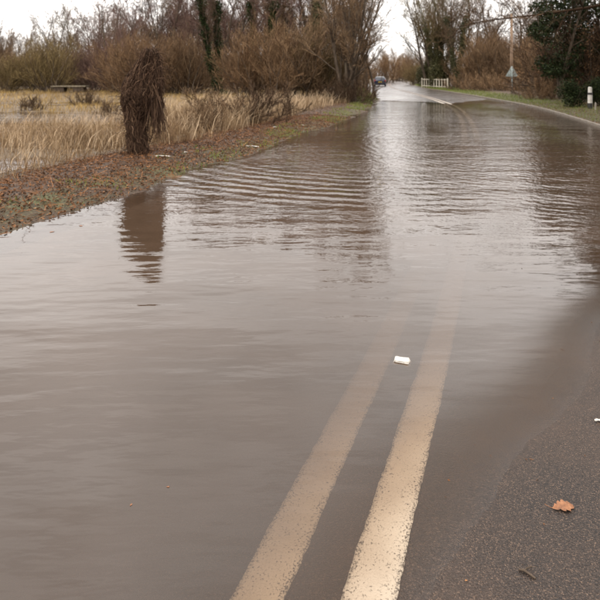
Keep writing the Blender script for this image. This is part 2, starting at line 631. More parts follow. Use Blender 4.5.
wear = math_node(n, 'ADD', wear, math_node(n, 'MULTIPLY_ADD', sy_.outputs[1], 0.009, -0.2, clamp=True))   # scuffed more out on the bend
wf = math_node(n, 'MULTIPLY_ADD', wear, 8.0, -5.25, clamp=True)
mxl = N(n, 'ShaderNodeMix', data_type='RGBA')
n.links.new(wf, mxl.inputs['Factor'])
n.links.new(base, mxl.inputs['A'])
mxl.inputs['B'].default_value = (0.085, 0.055, 0.036, 1)
bp = N(n, 'ShaderNodeBump')
bp.inputs['Distance'].default_value = 0.004
n.links.new(math_node(n, 'SUBTRACT', math_node(n, 'MULTIPLY', v3.outputs['Distance'], -0.5), wf), bp.inputs['Height'])
bsdf(n, mxl.outputs['Result'], 0.55, 0.35, bp.outputs['Normal'])


def road_line(t0, wd):
    s = axis([(-20, -1, 0.5), (-1, 6, 0.02), (6, 20, 0.1), (20, 140, 0.5)])
    cols = [(-0.5, -0.006, 1), (-0.5, 0.004, 1), (-0.36, 0.004, 0.3), (-0.15, 0.004, 0), (0.15, 0.004, 0), (0.36, 0.004, 0.3), (0.5, 0.004, 1), (0.5, -0.006, 1)]
    V, E = [], []
    for k, (c, dz, e) in enumerate(cols):
        j = 0.0
        if abs(c) == 0.5:
            j = 0.0025 * vnoise(s * 9, s * 0, 20 + int(c > 0)) + 0.003 * vnoise(s * 40, s * 0, 30 + int(c > 0))
        t = t0 + c * wd + j
        xx, yy, _ = xy_of(s, t)
        V.append(np.stack([xx, yy, zroadn(s, t) + dz], 1))
        E.append(np.full(len(s), e))
    V = np.stack(V, 1)
    m_, k_ = V.shape[:2]
    i = np.arange(m_ * k_).reshape(m_, k_)
    F = np.stack([i[:-1, :-1], i[:-1, 1:], i[1:, 1:], i[1:, :-1]], -1).reshape(-1, 4)
    me = npmesh('road_marking', V.reshape(-1, 3), F)
    a = me.attributes.new('edge', 'FLOAT', 'POINT')
    a.data.foreach_set('value', np.stack(E, 1).ravel().astype(np.float32))
    return me


tag(ob('road_marking', road_line(0.0, 0.165), mat=m_line), 'right line of the double white centre line, clear and partly dry', kind='structure')
tag(ob('road_marking', road_line(-0.335, 0.165), mat=m_line), 'left line of the double white centre line, fading under the water', kind='structure')

# ------------------------------------------------------------------ flood water
m_water, n = mat_new('silty_flood_water')
g = N(n, 'ShaderNodeNewGeometry')
sepx = N(n, 'ShaderNodeSeparateXYZ')
n.links.new(g.outputs['Position'], sepx.inputs[0])
PX, PY = sepx.outputs[0], sepx.outputs[1]


def smooth(v, a, b):
    x = n.nodes.new('ShaderNodeMapRange')
    x.interpolation_type = 'SMOOTHSTEP'
    x.inputs['From Min'].default_value = a
    x.inputs['From Max'].default_value = b
    x.inputs['To Min'].default_value = 0
    x.inputs['To Max'].default_value = 1
    n.links.new(v, x.inputs['Value'])
    return x.outputs[0]


def noise(scale, detail, sx=1.0, sy=1.0, rough=0.5, rot=0.0):
    mp = N(n, 'ShaderNodeMapping')
    mp.inputs['Scale'].default_value = (sx, sy, 1)
    mp.inputs['Rotation'].default_value = (0, 0, rot)
    n.links.new(g.outputs['Position'], mp.inputs['Vector'])
    z = N(n, 'ShaderNodeTexNoise', i_Scale=scale, i_Detail=detail, i_Roughness=rough)
    n.links.new(mp.outputs[0], z.inputs['Vector'])
    return z.outputs['Fac']


# ring waves spreading from a point out on the flood towards the camera
warp = noise(0.55, 2.0)
warp2 = noise(1.6, 2.0)


def rings(cx, cy, lam, r0, r1, r2, r3, amp):
    dx = math_node(n, 'SUBTRACT', PX, cx)
    dy = math_node(n, 'SUBTRACT', PY, cy)
    r = math_node(n, 'SQRT', math_node(n, 'ADD', math_node(n, 'MULTIPLY', dx, dx), math_node(n, 'MULTIPLY', dy, dy)))
    ph = math_node(n, 'ADD', math_node(n, 'MULTIPLY', r, 2 * math.pi / lam), math_node(n, 'ADD', math_node(n, 'MULTIPLY', warp, 6.0), math_node(n, 'MULTIPLY', warp2, 2.6)))
    s = math_node(n, 'SINE', ph)
    env = math_node(n, 'MULTIPLY', smooth(r, r0, r1), math_node(n, 'SUBTRACT', 1.0, smooth(r, r2, r3)))
    env = math_node(n, 'MULTIPLY', env, math_node(n, 'MULTIPLY_ADD', warp2, 1.6, 0.0, clamp=True))
    return math_node(n, 'MULTIPLY', s, math_node(n, 'MULTIPLY', env, amp))


hA = rings(1.9, 12.4, 0.34, 3.2, 4.4, 5.4, 6.8, 0.0048)
hA = math_node(n, 'MULTIPLY', hA, math_node(n, 'MULTIPLY', smooth(PX, -4.2, -2.2), math_node(n, 'SUBTRACT', 1.0, smooth(PX, 1.2, 2.8))))
hA2 = rings(7.6, 13.0, 0.22, 4.4, 5.8, 7.6, 9.5, 0.0010)
farw = smooth(PY, 3.6, 9.0)
chop = math_node(n, 'MULTIPLY', math_node(n, 'SUBTRACT', noise(6.5, 3.0, 0.75, 1.1, 0.55, 0.3), 0.5), math_node(n, 'MULTIPLY_ADD', farw, 0.020, 0.0010))
calm = smooth(noise(0.22, 2.0, 1.0, 0.7), 0.40, 0.62)
chop = math_node(n, 'MULTIPLY', chop, math_node(n, 'MULTIPLY_ADD', calm, 0.7, 0.30))
chop2 = math_node(n, 'MULTIPLY', math_node(n, 'SUBTRACT', noise(10.0, 2.0, 1.2, 0.9, 0.5, 0.6), 0.5), math_node(n, 'MULTIPLY', farw, 0.007))
chop = math_node(n, 'ADD', chop, chop2)
swell = math_node(n, 'MULTIPLY', math_node(n, 'SUBTRACT', noise(1.25, 3.0, 0.45, 1.5, 0.5, -0.25), 0.5), 0.023)
fine = math_node(n, 'MULTIPLY', math_node(n, 'SUBTRACT', noise(11.0, 2.0, 0.5, 1.6, 0.5, -0.1), 0.5), 0.0013)
att = N(n, 'ShaderNodeAttribute', attribute_name='depth')
DEP = att.outputs['Fac']
atf = N(n, 'ShaderNodeAttribute', attribute_name='film')
FILM = atf.outputs['Fac']           # 1 over the tarmac, whose chips break the thin edge of the water
def edge(a, b):
    return math_node(n, 'SUBTRACT', 1.0, math_node(n, 'MULTIPLY', FILM, math_node(n, 'SUBTRACT', 1.0, smooth(DEP, a, b))))
hsum = math_node(n, 'ADD', math_node(n, 'ADD', hA, hA2), math_node(n, 'ADD', chop, math_node(n, 'ADD', swell, fine)))
hsum = math_node(n, 'MULTIPLY', hsum, math_node(n, 'MULTIPLY_ADD', smooth(DEP, 0.0, 0.04), 0.85, 0.15))
bp = N(n, 'ShaderNodeBump')
bp.inputs['Distance'].default_value = 1.0
bp.inputs['Strength'].default_value = 1.0
n.links.new(hsum, bp.inputs['Height'])
fr = N(n, 'ShaderNodeFresnel', i_IOR=1.333)
n.links.new(bp.outputs[0], fr.inputs['Normal'])
gl = N(n, 'ShaderNodeBsdfGlossy')
gl.inputs['Color'].default_value = (1, 1, 1, 1)
n.links.new(bp.outputs[0], gl.inputs['Normal'])
n.links.new(math_node(n, 'SUBTRACT', 0.33, math_node(n, 'MULTIPLY', edge(0.0, 0.044), 0.30)), gl.inputs['Roughness'])
df = N(n, 'ShaderNodeBsdfDiffuse')
cloud = noise(0.9, 4.0)
n.links.new(ramp(n, cloud, [(0.3, (0.036, 0.0225, 0.0140)), (0.7, (0.053, 0.0345, 0.0235))]), df.inputs['Color'])
tr = N(n, 'ShaderNodeBsdfTransparent')
n.links.new(ramp(n, math_node(n, 'MULTIPLY', DEP, 10.0), [(0.0, (1, 1, 1)), (0.25, (0.93, 0.82, 0.70)), (0.9, (0.74, 0.56, 0.41))]), tr.inputs['Color'])
# silt hides the bottom with the depth of water looked through
turb = math_node(n, 'SUBTRACT', 1.0, math_node(n, 'POWER', 2.718, math_node(n, 'MULTIPLY', DEP, -17.0)))
body = N(n, 'ShaderNodeMixShader')
n.links.new(turb, body.inputs[0])
n.links.new(tr.outputs[0], body.inputs[1])
n.links.new(df.outputs[0], body.inputs[2])
surf = N(n, 'ShaderNodeMixShader')
n.links.new(math_node(n, 'MULTIPLY', fr.outputs[0], math_node(n, 'MULTIPLY_ADD', edge(0.0, 0.040), 0.70, 0.30)), surf.inputs[0])
n.links.new(body.outputs[0], surf.inputs[1])
n.links.new(gl.outputs[0], surf.inputs[2])
o_ = N(n, 'ShaderNodeOutputMaterial')
n.links.new(surf.outputs[0], o_.inputs['Surface'])

xs = axis([(-70, -20, 1.0), (-20, -8, 0.4), (-8, -3, 0.15), (-3, 3.4, 0.04), (3.4, 16, 0.25)])
ys = axis([(-12, 0.4, 0.5), (0.4, 5, 0.04), (5, 14, 0.15), (14, 38, 0.3), (38, 60, 1.0)])
X, Y, F = grid(xs, ys)
S_, T_ = st_of(X, Y)
inside = (T_ > WL) & (T_ < WR)
zb = np.where(inside, zroadn(S_, T_), zground(X, Y, S_, T_))
dep = np.clip(-zb, 0, 1)
# drop the cells that lie well under dry ground
hi = zb[F].min(1) > 0.06
F = F[~hi]
used = np.unique(F)
remap = np.full(len(X), -1)
remap[used] = np.arange(len(used))
me = npmesh('water', np.stack([X, Y, 0 * X], 1)[used], remap[F])
a = me.attributes.new('depth', 'FLOAT', 'POINT')
a.data.foreach_set('value', dep[used].astype(np.float32))
a = me.attributes.new('film', 'FLOAT', 'POINT')
a.data.foreach_set('value', (inside & (S_ < 20))[used].astype(np.float32))
tag(ob('water', me, mat=m_water), 'silty brown flood water lying across the road', kind='structure')

# ------------------------------------------------------------------ kerb of single stones
m_kerb = noise_mat('kerb_concrete', [(0.3, (0.06, 0.047, 0.036)), (0.55, (0.15, 0.125, 0.098)), (0.75, (0.25, 0.22, 0.18))], 14, 6, 0.7, 0.3, 0.004)
kerb = empty('kerb', (0, 0, 0))
tag(kerb, 'low concrete kerb along the right edge of the road', kind='structure')


def box_bm(bm, sx, sy, sz, loc=(0, 0, 0), bev=0.0, rot=None):
    r = bmesh.ops.create_cube(bm, size=1)
    vs = r['verts']
    bmesh.ops.scale(bm, vec=(sx, sy, sz), verts=vs)
    if bev:
        es = list({e for v in vs for e in v.link_edges})
        rb = bmesh.ops.bevel(bm, geom=es, offset=bev, segments=2, affect='EDGES', profile=0.5)
        vs = list({v for f in rb['faces'] for v in f.verts} | {v for v in vs if v.is_valid})
    if rot is not None: bmesh.ops.rotate(bm, cent=(0, 0, 0), matrix=rot, verts=vs)
    bmesh.ops.translate(bm, vec=loc, verts=vs)
    return vs


def bm_mesh(name, bm, smooth=False):
    me = bpy.data.meshes.new(name)
    bm.to_mesh(me)
    bm.free()
    for p in me.polygons: p.use_smooth = smooth
    return me


bm = bmesh.new()
box_bm(bm, 0.885, 0.125, 0.26, (0, 0, -0.13), 0.014)
kme = bm_mesh('kerb_stone', bm)
for k in range(66):
    s = 2.5 + k * 0.91
    x, y, a = xy_of(s, WR + 0.075)
    zt = max(float(zroad(np.array([s]), np.array([WR]))[0]), -0.005) + 0.085
    o = ob('kerb_stone', kme, kerb, m_kerb, (float(x), float(y), zt + random.uniform(-.008, .008)))
    o.rotation_euler = (random.uniform(-.03, .03), random.uniform(-.012, .012), float(a) + random.uniform(-.015, .015))

# ------------------------------------------------------------------ plant materials
M_BARK = noise_mat('bark', [(0.3, (0.035, 0.025, 0.018)), (0.55, (0.085, 0.063, 0.045)), (0.75, (0.15, 0.12, 0.085))], 7, 5, 0.9, 0.15, 0.015, 20, (1, 1, 0.3))
M_BARK_G = noise_mat('mossy_bark', [(0.3, (0.035, 0.030, 0.018)), (0.55, (0.095, 0.085, 0.045)), (0.75, (0.15, 0.13, 0.075))], 5, 5, 0.9, 0.15, 0.015, 20, (1, 1, 0.3))
TW = {
    'brown': island_mat('twigs_brown', [(0.0, (0.032, 0.018, 0.01)), (0.55, (0.125, 0.078, 0.044)), (1.0, (0.38, 0.26, 0.155))], 0.85, 0.05),
    'rust': island_mat('twigs_rust', [(0.0, (0.034, 0.018, 0.01)), (0.55, (0.138, 0.081, 0.043)), (1.0, (0.4, 0.265, 0.15))], 0.85, 0.05),
    'purple': island_mat('twigs_purple', [(0.0, (0.034, 0.019, 0.016)), (0.55, (0.108, 0.063, 0.051)), (1.0, (0.28, 0.18, 0.145))], 0.85, 0.05),
    'olive': island_mat('twigs_olive', [(0.0, (0.032, 0.022, 0.009)), (0.55, (0.118, 0.083, 0.036)), (1.0, (0.35, 0.26, 0.125))], 0.85, 0.05),
    'grey': island_mat('twigs_grey', [(0.0, (0.038, 0.026, 0.018)), (0.55, (0.118, 0.084, 0.057)), (1.0, (0.34, 0.255, 0.18))], 0.85, 0.05),
    'dark': island_mat('twigs_dark', [(0.0, (0.014, 0.008, 0.005)), (0.55, (0.046, 0.028, 0.017)), (1.0, (0.15, 0.098, 0.06))], 0.85, 0.05),
}
M_IVY = island_mat('ivy_leaves', [(0.0, (0.008, 0.012, 0.004)), (0.6, (0.015, 0.023, 0.006)), (1.0, (0.048, 0.056, 0.016))], 0.65, 0.1)
M_IVYD = island_mat('olive_ivy_leaves', [(0.0, (0.022, 0.022, 0.008)), (0.5, (0.050, 0.050, 0.018)), (1.0, (0.095, 0.082, 0.030))], 0.6, 0.2)
M_OAK = island_mat('withered_leaves', [(0.0, (0.045, 0.024, 0.012)), (0.5, (0.12, 0.062, 0.028)), (1.0, (0.25, 0.135, 0.060))], 0.7, 0.2)


# ------------------------------------------------------------------ tree builders (return meshes)
def tree_tall(seed, H, r0=0.14, limbs=34, n2=9, n3=6, n4=3, ang=38, spread=0.36, lo=0.25, stems=1, wob=0.05, fan=0.16):
    rng = np.random.default_rng(seed)
    B = rng.normal(size=(stems, 3)) * (0.25 if stems > 1 else 0.0)
    B[:, 2] = -0.2
    D = np.stack([rng.normal(size=stems) * (fan if stems > 1 else 0.04), rng.normal(size=stems) * (fan if stems > 1 else 0.04), np.ones(stems)], 1)
    L = H * rng.uniform(0.85, 1.0, stems)
    P0 = polyl(rng, B, D, L, 12, wob, 0.03)
    R0 = radii(np.full(stems, r0) * rng.uniform(.8, 1.1, stems), 12, 0.12)
    p, d, l, r = spawn(rng, P0, R0, L, limbs, lo, 0.99, ang, 10, spread, 0.62, 0.5)
    P1 = polyl(rng, p, d, l, 7, 0.09, 0.08)
    R1 = radii(r, 7, 0.25)
    p, d, l2, r = spawn(rng, P1, R1, l, n2, 0.2, 0.99, 38, 12, 0.5, 0.45, 0.6)
    P2 = polyl(rng, p, d, l2, 5, 0.10, 0.06)
    R2 = radii(np.clip(r, .009, .03), 5, 0.4)
    p, d, l3, r = spawn(rng, P2, R2, l2, n3, 0.2, 1.0, 38, 12, 0.5, 0.35, 0.7)
    P3 = polyl(rng, p, d, l3, 4, 0.10, 0.05)
    R3 = radii(np.clip(r, .0065, .011), 4, 0.6)
    tr = join([tubes(P0, R0, 8, rng), tubes(P1, R1, 5, rng)])
    tw = [tubes(P2, R2, 3, rng), tubes(P3, R3, 3, rng)]
    if n4:
        p, d, l4, r = spawn(rng, P3, R3, l3, n4, 0.25, 1.0, 35, 12, 0.55, 0.3, 0.8)
        P4 = polyl(rng, p, d, l4, 3, 0.09, 0.04)
        tw.append(tubes(P4, radii(np.full(len(l4), 0.0062), 3, 0.6), 3, rng))
    return {'trunk': tr, 'crown': join(tw), 'P0': P0, 'R0': R0, 'P1': P1}


def shrub(seed, H, stems=34, spread=34, n2=9, n3=7, n4=2, W=0.4, wob=0.09, up=0.03, rtw=0.0065, droop=0.0):
    rng = np.random.default_rng(seed)
    B = rng.normal(size=(stems, 3)) * W
    B[:, 2] = -0.15
    az = rng.random(stems) * 2 * math.pi
    an = np.radians(np.abs(rng.normal(size=stems)) * spread * 0.8 + rng.random(stems) * 8)
    an = np.minimum(an, R(80))
    D = np.stack([np.sin(an) * np.cos(az), np.sin(an) * np.sin(az), np.cos(an)], 1)
    L = H * rng.uniform(0.72, 1.08, stems) * (1 - 0.22 * an)
    P0 = polyl(rng, B, D, L, 9, wob, up)
    R0 = radii(H * 0.008 * rng.uniform(.5, 1.4, stems), 9, 0.2)
    p, d, l, r = spawn(rng, P0, R0, L, n2, 0.12, 0.98, 27, 9, 0.48, 0.5, 0.6, droop)
    P1 = polyl(rng, p, d, l, 5, 0.08, 0.06)
    R1 = radii(np.clip(r, .008, .02), 5, 0.35)
    p, d, l2, r = spawn(rng, P1, R1, l, n3, 0.12, 1.0, 26, 9, 0.58, 0.4, 0.7, droop)
    P2 = polyl(rng, p, d, l2, 4, 0.08, 0.05)
    R2 = radii(np.full(len(l2), rtw * 1.15), 4, 0.55)
    tw = [tubes(P1, R1, 3, rng), tubes(P2, R2, 3, rng)]
    if n4:
        p, d, l3, r = spawn(rng, P2, R2, l2, n4, 0.2, 1.0, 26, 10, 0.65, 0.3, 0.8, droop)
        P3 = polyl(rng, p, d, l3, 3, 0.08, 0.04)
        tw.append(tubes(P3, radii(np.full(len(l3), rtw * 0.9), 3, 0.6), 3, rng))
    return {'trunk': tubes(P0, R0, 5, rng), 'crown': join(tw), 'P0': P0, 'P1': P1}


def ivy_on(rng, P, rad, per_m, size, z0=0.0, z1=99, puff=0.3):
    """leaves clustered round stems P (N,k,3)"""
    out = []
    for q in P:
        seg = np.linalg.norm(np.diff(q, axis=0), axis=1)
        cum = np.concatenate([[0], np.cumsum(seg)])
        m = int(cum[-1] * per_m)
        s = rng.random(m) * cum[-1]
        c = np.stack([np.interp(s, cum, q[:, j]) for j in range(3)], 1)
        bulge = 1 + puff * np.sin(s * 2.1 + rng.random() * 6) + puff * 0.8 * np.sin(s * 4.7 + rng.random() * 6)
        off = norm(rng.normal(size=(m, 3)))
        off *= (rad * bulge * rng.uniform(0.35, 1.15, m))[:, None]
        c = c + off
        out.append(c[(c[:, 2] > z0) & (c[:, 2] < z1)])
    C = np.concatenate(out)
    return leafquads(rng, C, size)


def blob_leaves(rng, centres, rads, per, size, shell=0.55, **kw):
    out = []
    for c, r in zip(centres, rads):
        m = int(per * (r[0] * r[1] * r[2]) ** 0.667)
        d = norm(rng.normal(size=(m, 3)))
        rr = rng.uniform(shell, 1.0, m) ** 0.7
        out.append(np.asarray(c) + d * rr[:, None] * np.asarray(r) * (1 + 0.18 * rng.normal(size=(m, 1))))
    return leafquads(rng, np.concatenate(out), size, **kw)


PROTO = {}


def proto(name, parts):
    d = {}
    for k, vf in parts.items():
        if k in ('P0', 'P1', 'R0', 'R1'): continue
        d[k] = npmesh(name + '_' + k, vf[0], vf[1])
    PROTO[name] = d


def plant(pname, name, x, y, rz, s, label, cat, group=None, mats=None, dz=0.0, tilt=(0, 0)):
    z = groundz(x, y) + dz
    e = empty(name, (x, y, z), rz, s, label, cat, group)
    e.rotation_euler = (tilt[0], tilt[1], rz)
    for k, me in PROTO[pname].items():
        o = ob(k, me, e)
        m = (mats or {}).get(k)
        if m is None: m = {'trunk': M_BARK, 'stems': M_BARK, 'crown': TW['brown'], 'ivy': M_IVY, 'leaves': M_OAK}[k]
        if len(me.materials) == 0: me.materials.append(m)
        o.material_slots[0].link = 'OBJECT'
        o.material_slots[0].material = m
    return e


def asstems(d):
    d['stems'] = d.pop('trunk')
    return d


proto('tall_a', tree_tall(1, 10, 0.15, 34, 9, 6, 3))
proto('tall_b', tree_tall(2, 10, 0.13, 40, 8, 6, 3, ang=30, spread=0.30, lo=0.2))
proto('broad_a', tree_tall(3, 9, 0.12, 16, 9, 5, 3, ang=34, spread=0.42, lo=0.22, stems=4, wob=0.07))
proto('broad_b', tree_tall(4, 9, 0.11, 14, 8, 5, 3, ang=40, spread=0.45, lo=0.3, stems=5, wob=0.08))
proto('scrub_a', asstems(shrub(11, 4.4, 42, 50, 9, 8, 2, W=0.5, wob=.11)))
proto('scrub_b', asstems(shrub(12, 4.4, 44, 44, 9, 8, 2, W=0.7, wob=0.14)))
proto('scrub_c', asstems(shrub(13, 4.0, 38, 32, 9, 8, 2, W=0.35, wob=.1)))
# tall ivy clad tree
t = tree_tall(21, 14, 0.2, 26, 8, 6, 2, ang=36, spread=0.25, lo=0.35, stems=2)
rng = np.random.default_rng(5)
t['ivy'] = ivy_on(rng, t['P0'], 0.42, 520, 0.085, 0.2, 9.5)
proto('ivy_tall', t)
t = tree_tall(22, 14, 0.17, 18, 8, 5, 2, ang=42, spread=0.34, lo=0.35, stems=5, wob=0.06, fan=0.2)
t['ivy'] = join([ivy_on(rng, t['P0'], 0.36, 430, 0.075, 0.0, 7.5),
                 blob_leaves(rng, [(-1.1, 0.2, 1.5), (0.3, -0.3, 1.4), (1.0, 0.3, 1.6), (-0.2, 0.2, 2.8)], [(1.2, 1.0, 1.6), (1.0, 1.0, 1.5), (0.9, 0.9, 1.7), (1.0, .9, 1.4)], 1900, 0.075)])
proto('ivy_multi', t)

# ------------------------------------------------------------------ woodland on the left behind the field
G = {}
LW = [
    # proto, name, u, d, height scale, twig colour, label
    ('tall_a', 'bare_tree', -22, 66, .86, 'brown', 'bare brown tree cut off by the left frame edge'),
    ('broad_a', 'bare_tree', 4, 62, .82, 'brown', 'bare brown tree in the far left corner behind the field'),
    ('tall_b', 'bare_tree', 24, 72, .80, 'brown', 'slim brown bare tree between the left corner and the tallest pale tree'),
    ('broad_b', 'bare_tree', 57, 66, 1.12, 'grey', 'pale spreading bare tree standing highest over the greenish fan shaped bush'),
    ('tall_a', 'bare_tree', 76, 74, 1.12, 'olive', 'olive tinged bare tree right of the pale spreading tree'),
    ('broad_a', 'bare_tree', 94, 70, 1.21, 'grey', 'pale grey bare tree behind the purple crowned tree'),
    ('broad_b', 'bare_tree', 112, 62, 1.10, 'purple', 'purple twigged round crowned tree above the pale slab in the field'),
    ('broad_a', 'bare_tree', 134, 70, 1.23, 'purple', 'purplish bare tree left of the dark crowned tree behind the dead creeper'),
    ('broad_b', 'bare_tree', 152, 78, 1.66, 'dark', 'dark fine twigged tree rising into the sky above the dead creeper'),
    ('tall_a', 'bare_tree', 172, 70, 1.46, 'purple', 'purple brown bare tree just right of the dark crowned tree'),
    ('tall_b', 'bare_tree', 188, 62, 1.46, 'purple', 'narrow purple bare tree left of the ivy clad pair of trunks'),
    ('broad_a', 'bare_tree', 206, 74, 1.69, 'purple', 'wide purple bare tree behind the ivy clad pair of trunks'),
    ('broad_b', 'bare_tree', 244, 66, 1.62, 'dark', 'dark bare tree filling the sky behind the big rounded thicket'),
    ('tall_a', 'bare_tree', 270, 60, 1.69, 'dark', 'tall dark bare trunk rising behind the middle of the rounded thicket'),
    ('broad_b', 'bare_tree', 226, 58, 1.62, 'purple', 'tall purple bare tree right behind the ivy clad pair of trunks'),
    ('broad_a', 'bare_tree', 292, 62, 1.67, 'brown', 'tall brown bare tree behind the right dome of the thicket'),
    ('broad_b', 'bare_tree', 316, 56, 1.62, 'purple', 'tall purple bare tree between thicket and willow'),
    ('broad_a', 'bare_tree', 336, 58, 1.56, 'brown', 'tall brown bare tree behind the many stemmed willow'),
]
for k, (p, nm, u, d, s, c, lab) in enumerate(LW):
    plant(p, nm, px(u, d), d, k * 1.7, s, lab, 'tree', 'bare trees of the wood behind the flooded field', {'crown': TW[c]})
# deeper rows nobody can tell apart
k = 0
for row, (d0, st, hs) in enumerate([(92, 15, 1.1), (118, 18, 1.22)]):
    for u in range(-40, 350, st):
        k += 1
        uu = u + random.uniform(-5, 5)
        d = d0 + random.uniform(-6, 6)
        plant(['tall_a', 'broad_b', 'tall_b', 'broad_a'][k % 4], 'bare_tree', px(uu, d), d, random.uniform(0, 6.28), hs * random.uniform(.85, 1.05) * (0.9 if uu < 110 else 1.25 if uu < 150 else 1.6),
              'bare brown tree deep in the wood behind the front row of trees', 'tree', 'bare trees deep in the wood', {'crown': TW[['brown', 'purple', 'brown', 'grey'][(k * 7) % 4]]})
SCR = [
    ('scrub_c', 8, 50, .86, 'olive', 'small olive bush with a short trunk at the left edge of the field'),
    ('scrub_a', 46, 51, 1.12, 'olive', 'greenish fan shaped bush left of the pale slab'),
    ('scrub_b', -18, 54, 1.05, 'brown', 'brown bush at the far left frame edge'),
    ('scrub_b', 26, 58, .95, 'brown', 'brown thicket between the small olive bush and the greenish fan'),
    ('scrub_a', 74, 60, .95, 'brown', 'brown thicket directly behind the pale slab'),
    ('scrub_b', 96, 54, 1.15, 'purple', 'purplish thicket right of the pale slab'),
    ('scrub_a', 120, 50, 1.08, 'rust', 'orange brown thicket just left of the dead creeper'),
    ('scrub_b', 143, 48, 1.2, 'rust', 'orange brown thicket straight behind the dead creeper'),
    ('scrub_c', 165, 45, 1.15, 'rust', 'rusty upright thicket at the right shoulder of the dead creeper'),
    ('scrub_a', 185, 45, 1.12, 'brown', 'brown thicket halfway between the dead creeper and the ivy clad trunks'),
    ('scrub_b', 193, 50, .95, 'rust', 'rusty thicket at the left foot of the ivy clad trunks'),
    ('scrub_b', 231, 47, .85, 'brown', 'brown thicket at the right foot of the ivy clad trunks'),
    ('scrub_a', 252, 37, 1.05, 'rust', 'left dome of the big reddish brown thicket beside the water'),
    ('scrub_b', 278, 36, 1.16, 'rust', 'middle dome of the big reddish brown thicket beside the water'),
    ('scrub_a', 302, 36, 1.12, 'brown', 'right dome of the big brown thicket next to the many stemmed willow'),
    ('scrub_c', 326, 36, 1.0, 'olive', 'olive brown thicket at the left foot of the many stemmed willow'),
]
for k, (p, u, d, s, c, lab) in enumerate(SCR):
    plant(p, 'bare_shrub', px(u, d), d, k * 2.3, s, lab, 'shrub', 'leafless shrubs along the field', {'crown': TW[c]})
for k in range(26):
    u = -40 + k * 15 + random.uniform(-4, 4)
    d = random.uniform(72, 84)
    plant(['scrub_a', 'scrub_b'][k % 2], 'bare_shrub', px(u, d), d, random.uniform(0, 6.28), (1.5, 1.5, random.uniform(.95, 1.2)), 'brown undergrowth bush in the shade of the wood', 'shrub', 'undergrowth bushes inside the wood', {'crown': TW[['dark', 'brown', 'purple'][k % 3]]})
# ivy clad tall trunks
plant('ivy_tall', 'ivy_clad_tree', px(218, 43), 43, 0.4, .78, 'pair of tall leaning trunks wrapped in dark ivy left of the rounded thicket', 'tree', None, {'crown': TW['dark'], 'ivy': M_IVY})
plant('ivy_tall', 'ivy_clad_tree', px(262, 54), 54, 2.4, .9, 'ivy clad trunks rising from behind the left half of the rounded thicket', 'tree', None, {'crown': TW['purple'], 'ivy': M_IVY})
plant('ivy_tall', 'ivy_clad_tree', px(309, 52), 52, 4.1, .92, 'ivy clad trunks behind the gap between rounded thicket and willow', 'tree', None, {'crown': TW['olive'], 'ivy': M_IVYD})

# many stemmed willow by the water
rng = np.random.default_rng(31)
w_ = tree_tall(31, 10.5, 0.12, 15, 8, 6, 3, ang=36, spread=0.32, lo=0.15, stems=9, wob=0.07, fan=0.30)
proto('willow', w_)
plant('willow', 'many_stemmed_willow', px(352, 33.5), 33.5, 0.6, 1.0, 'many stemmed brown willow leaning out where the left bank meets the road', 'tree', None, {'trunk': M_BARK, 'crown': TW['brown']})
proto('tangle', asstems(shrub(41, 2.0, 42, 55, 9, 6, 1, W=0.7, wob=0.14, rtw=0.006)))
TG = [(352, 32.0, .9, 'dark', 'dark tangle of stems at the foot of the many stemmed willow'),
      (341, 33.5, .75, 'dark', 'low dark scrub left of the willow foot'),
      (360, 38.0, .6, 'brown', 'low brown scrub right of the willow foot beside the old posts')]
for k, (u, d, s, c, lab) in enumerate(TG):
    plant('tangle', 'low_scrub', px(u, d), d, k * 1.9, s, lab, 'shrub', None, {'crown': TW[c]})

# far scrub and trees down the road
FAR = [('scrub_a', 350, 62, 1.0, 'brown', 'brown bush on the left verge behind the willow'),
       ('scrub_b', 351, 86, 1.0, 'rust', 'rusty bush on the left verge beside the dark car'),
       ('scrub_a', 366, 112, 1.2, 'rust', 'rusty bush on the left just beyond the dark car'),
       ('scrub_b', 386, 118, 1.45, 'rust', 'rust coloured hedge bush in the gap straight beyond the dark car'),
       ('scrub_a', 398, 150, 1.5, 'rust', 'rust coloured bush in the middle of the gap at the road bend'),
       ('scrub_b', 410, 158, 1.6, 'brown', 'brown bush closing the view at the road bend'),
       ('scrub_a', 424, 140, 1.7, 'brown', 'brown bush on the inside of the far road bend'),
       ('scrub_b', 416, 96, .85, 'olive', 'olive bush at the left end of the white railing')]
for k, (p, u, d, s, c, lab) in enumerate(FAR):
    plant(p, 'bare_shrub', px(u, d), d, k * 2.9, s, lab, 'shrub', 'shrubs along the far road', {'crown': TW[c]})
plant('broad_a', 'bare_tree', px(363, 64), 64, 1.1, 1.6, 'bare tree on the left of the road spreading twigs over the gap', 'tree', None, {'crown': TW['grey']})
plant('broad_b', 'bare_tree', px(392, 190), 190, 1.1, 1.3, 'distant bare tree in the gap over the far road', 'tree', None, {'crown': TW['grey']})
plant('broad_a', 'bare_tree', px(408, 175), 175, 3.3, 1.15, 'distant bare tree right of centre in the gap over the far road', 'tree', None, {'crown': TW['grey']})
for k in range(9):
    u = 350 + k * 14
    plant(['tall_a', 'broad_b', 'broad_a'][k % 3], 'bare_tree', px(u, 230), 230 + (k * 17) % 30, k * 1.3, 1.25, 'far small bare tree in the last row beyond the road bend', 'tree', 'last row of trees beyond the road bend', {'crown': TW['brown']})

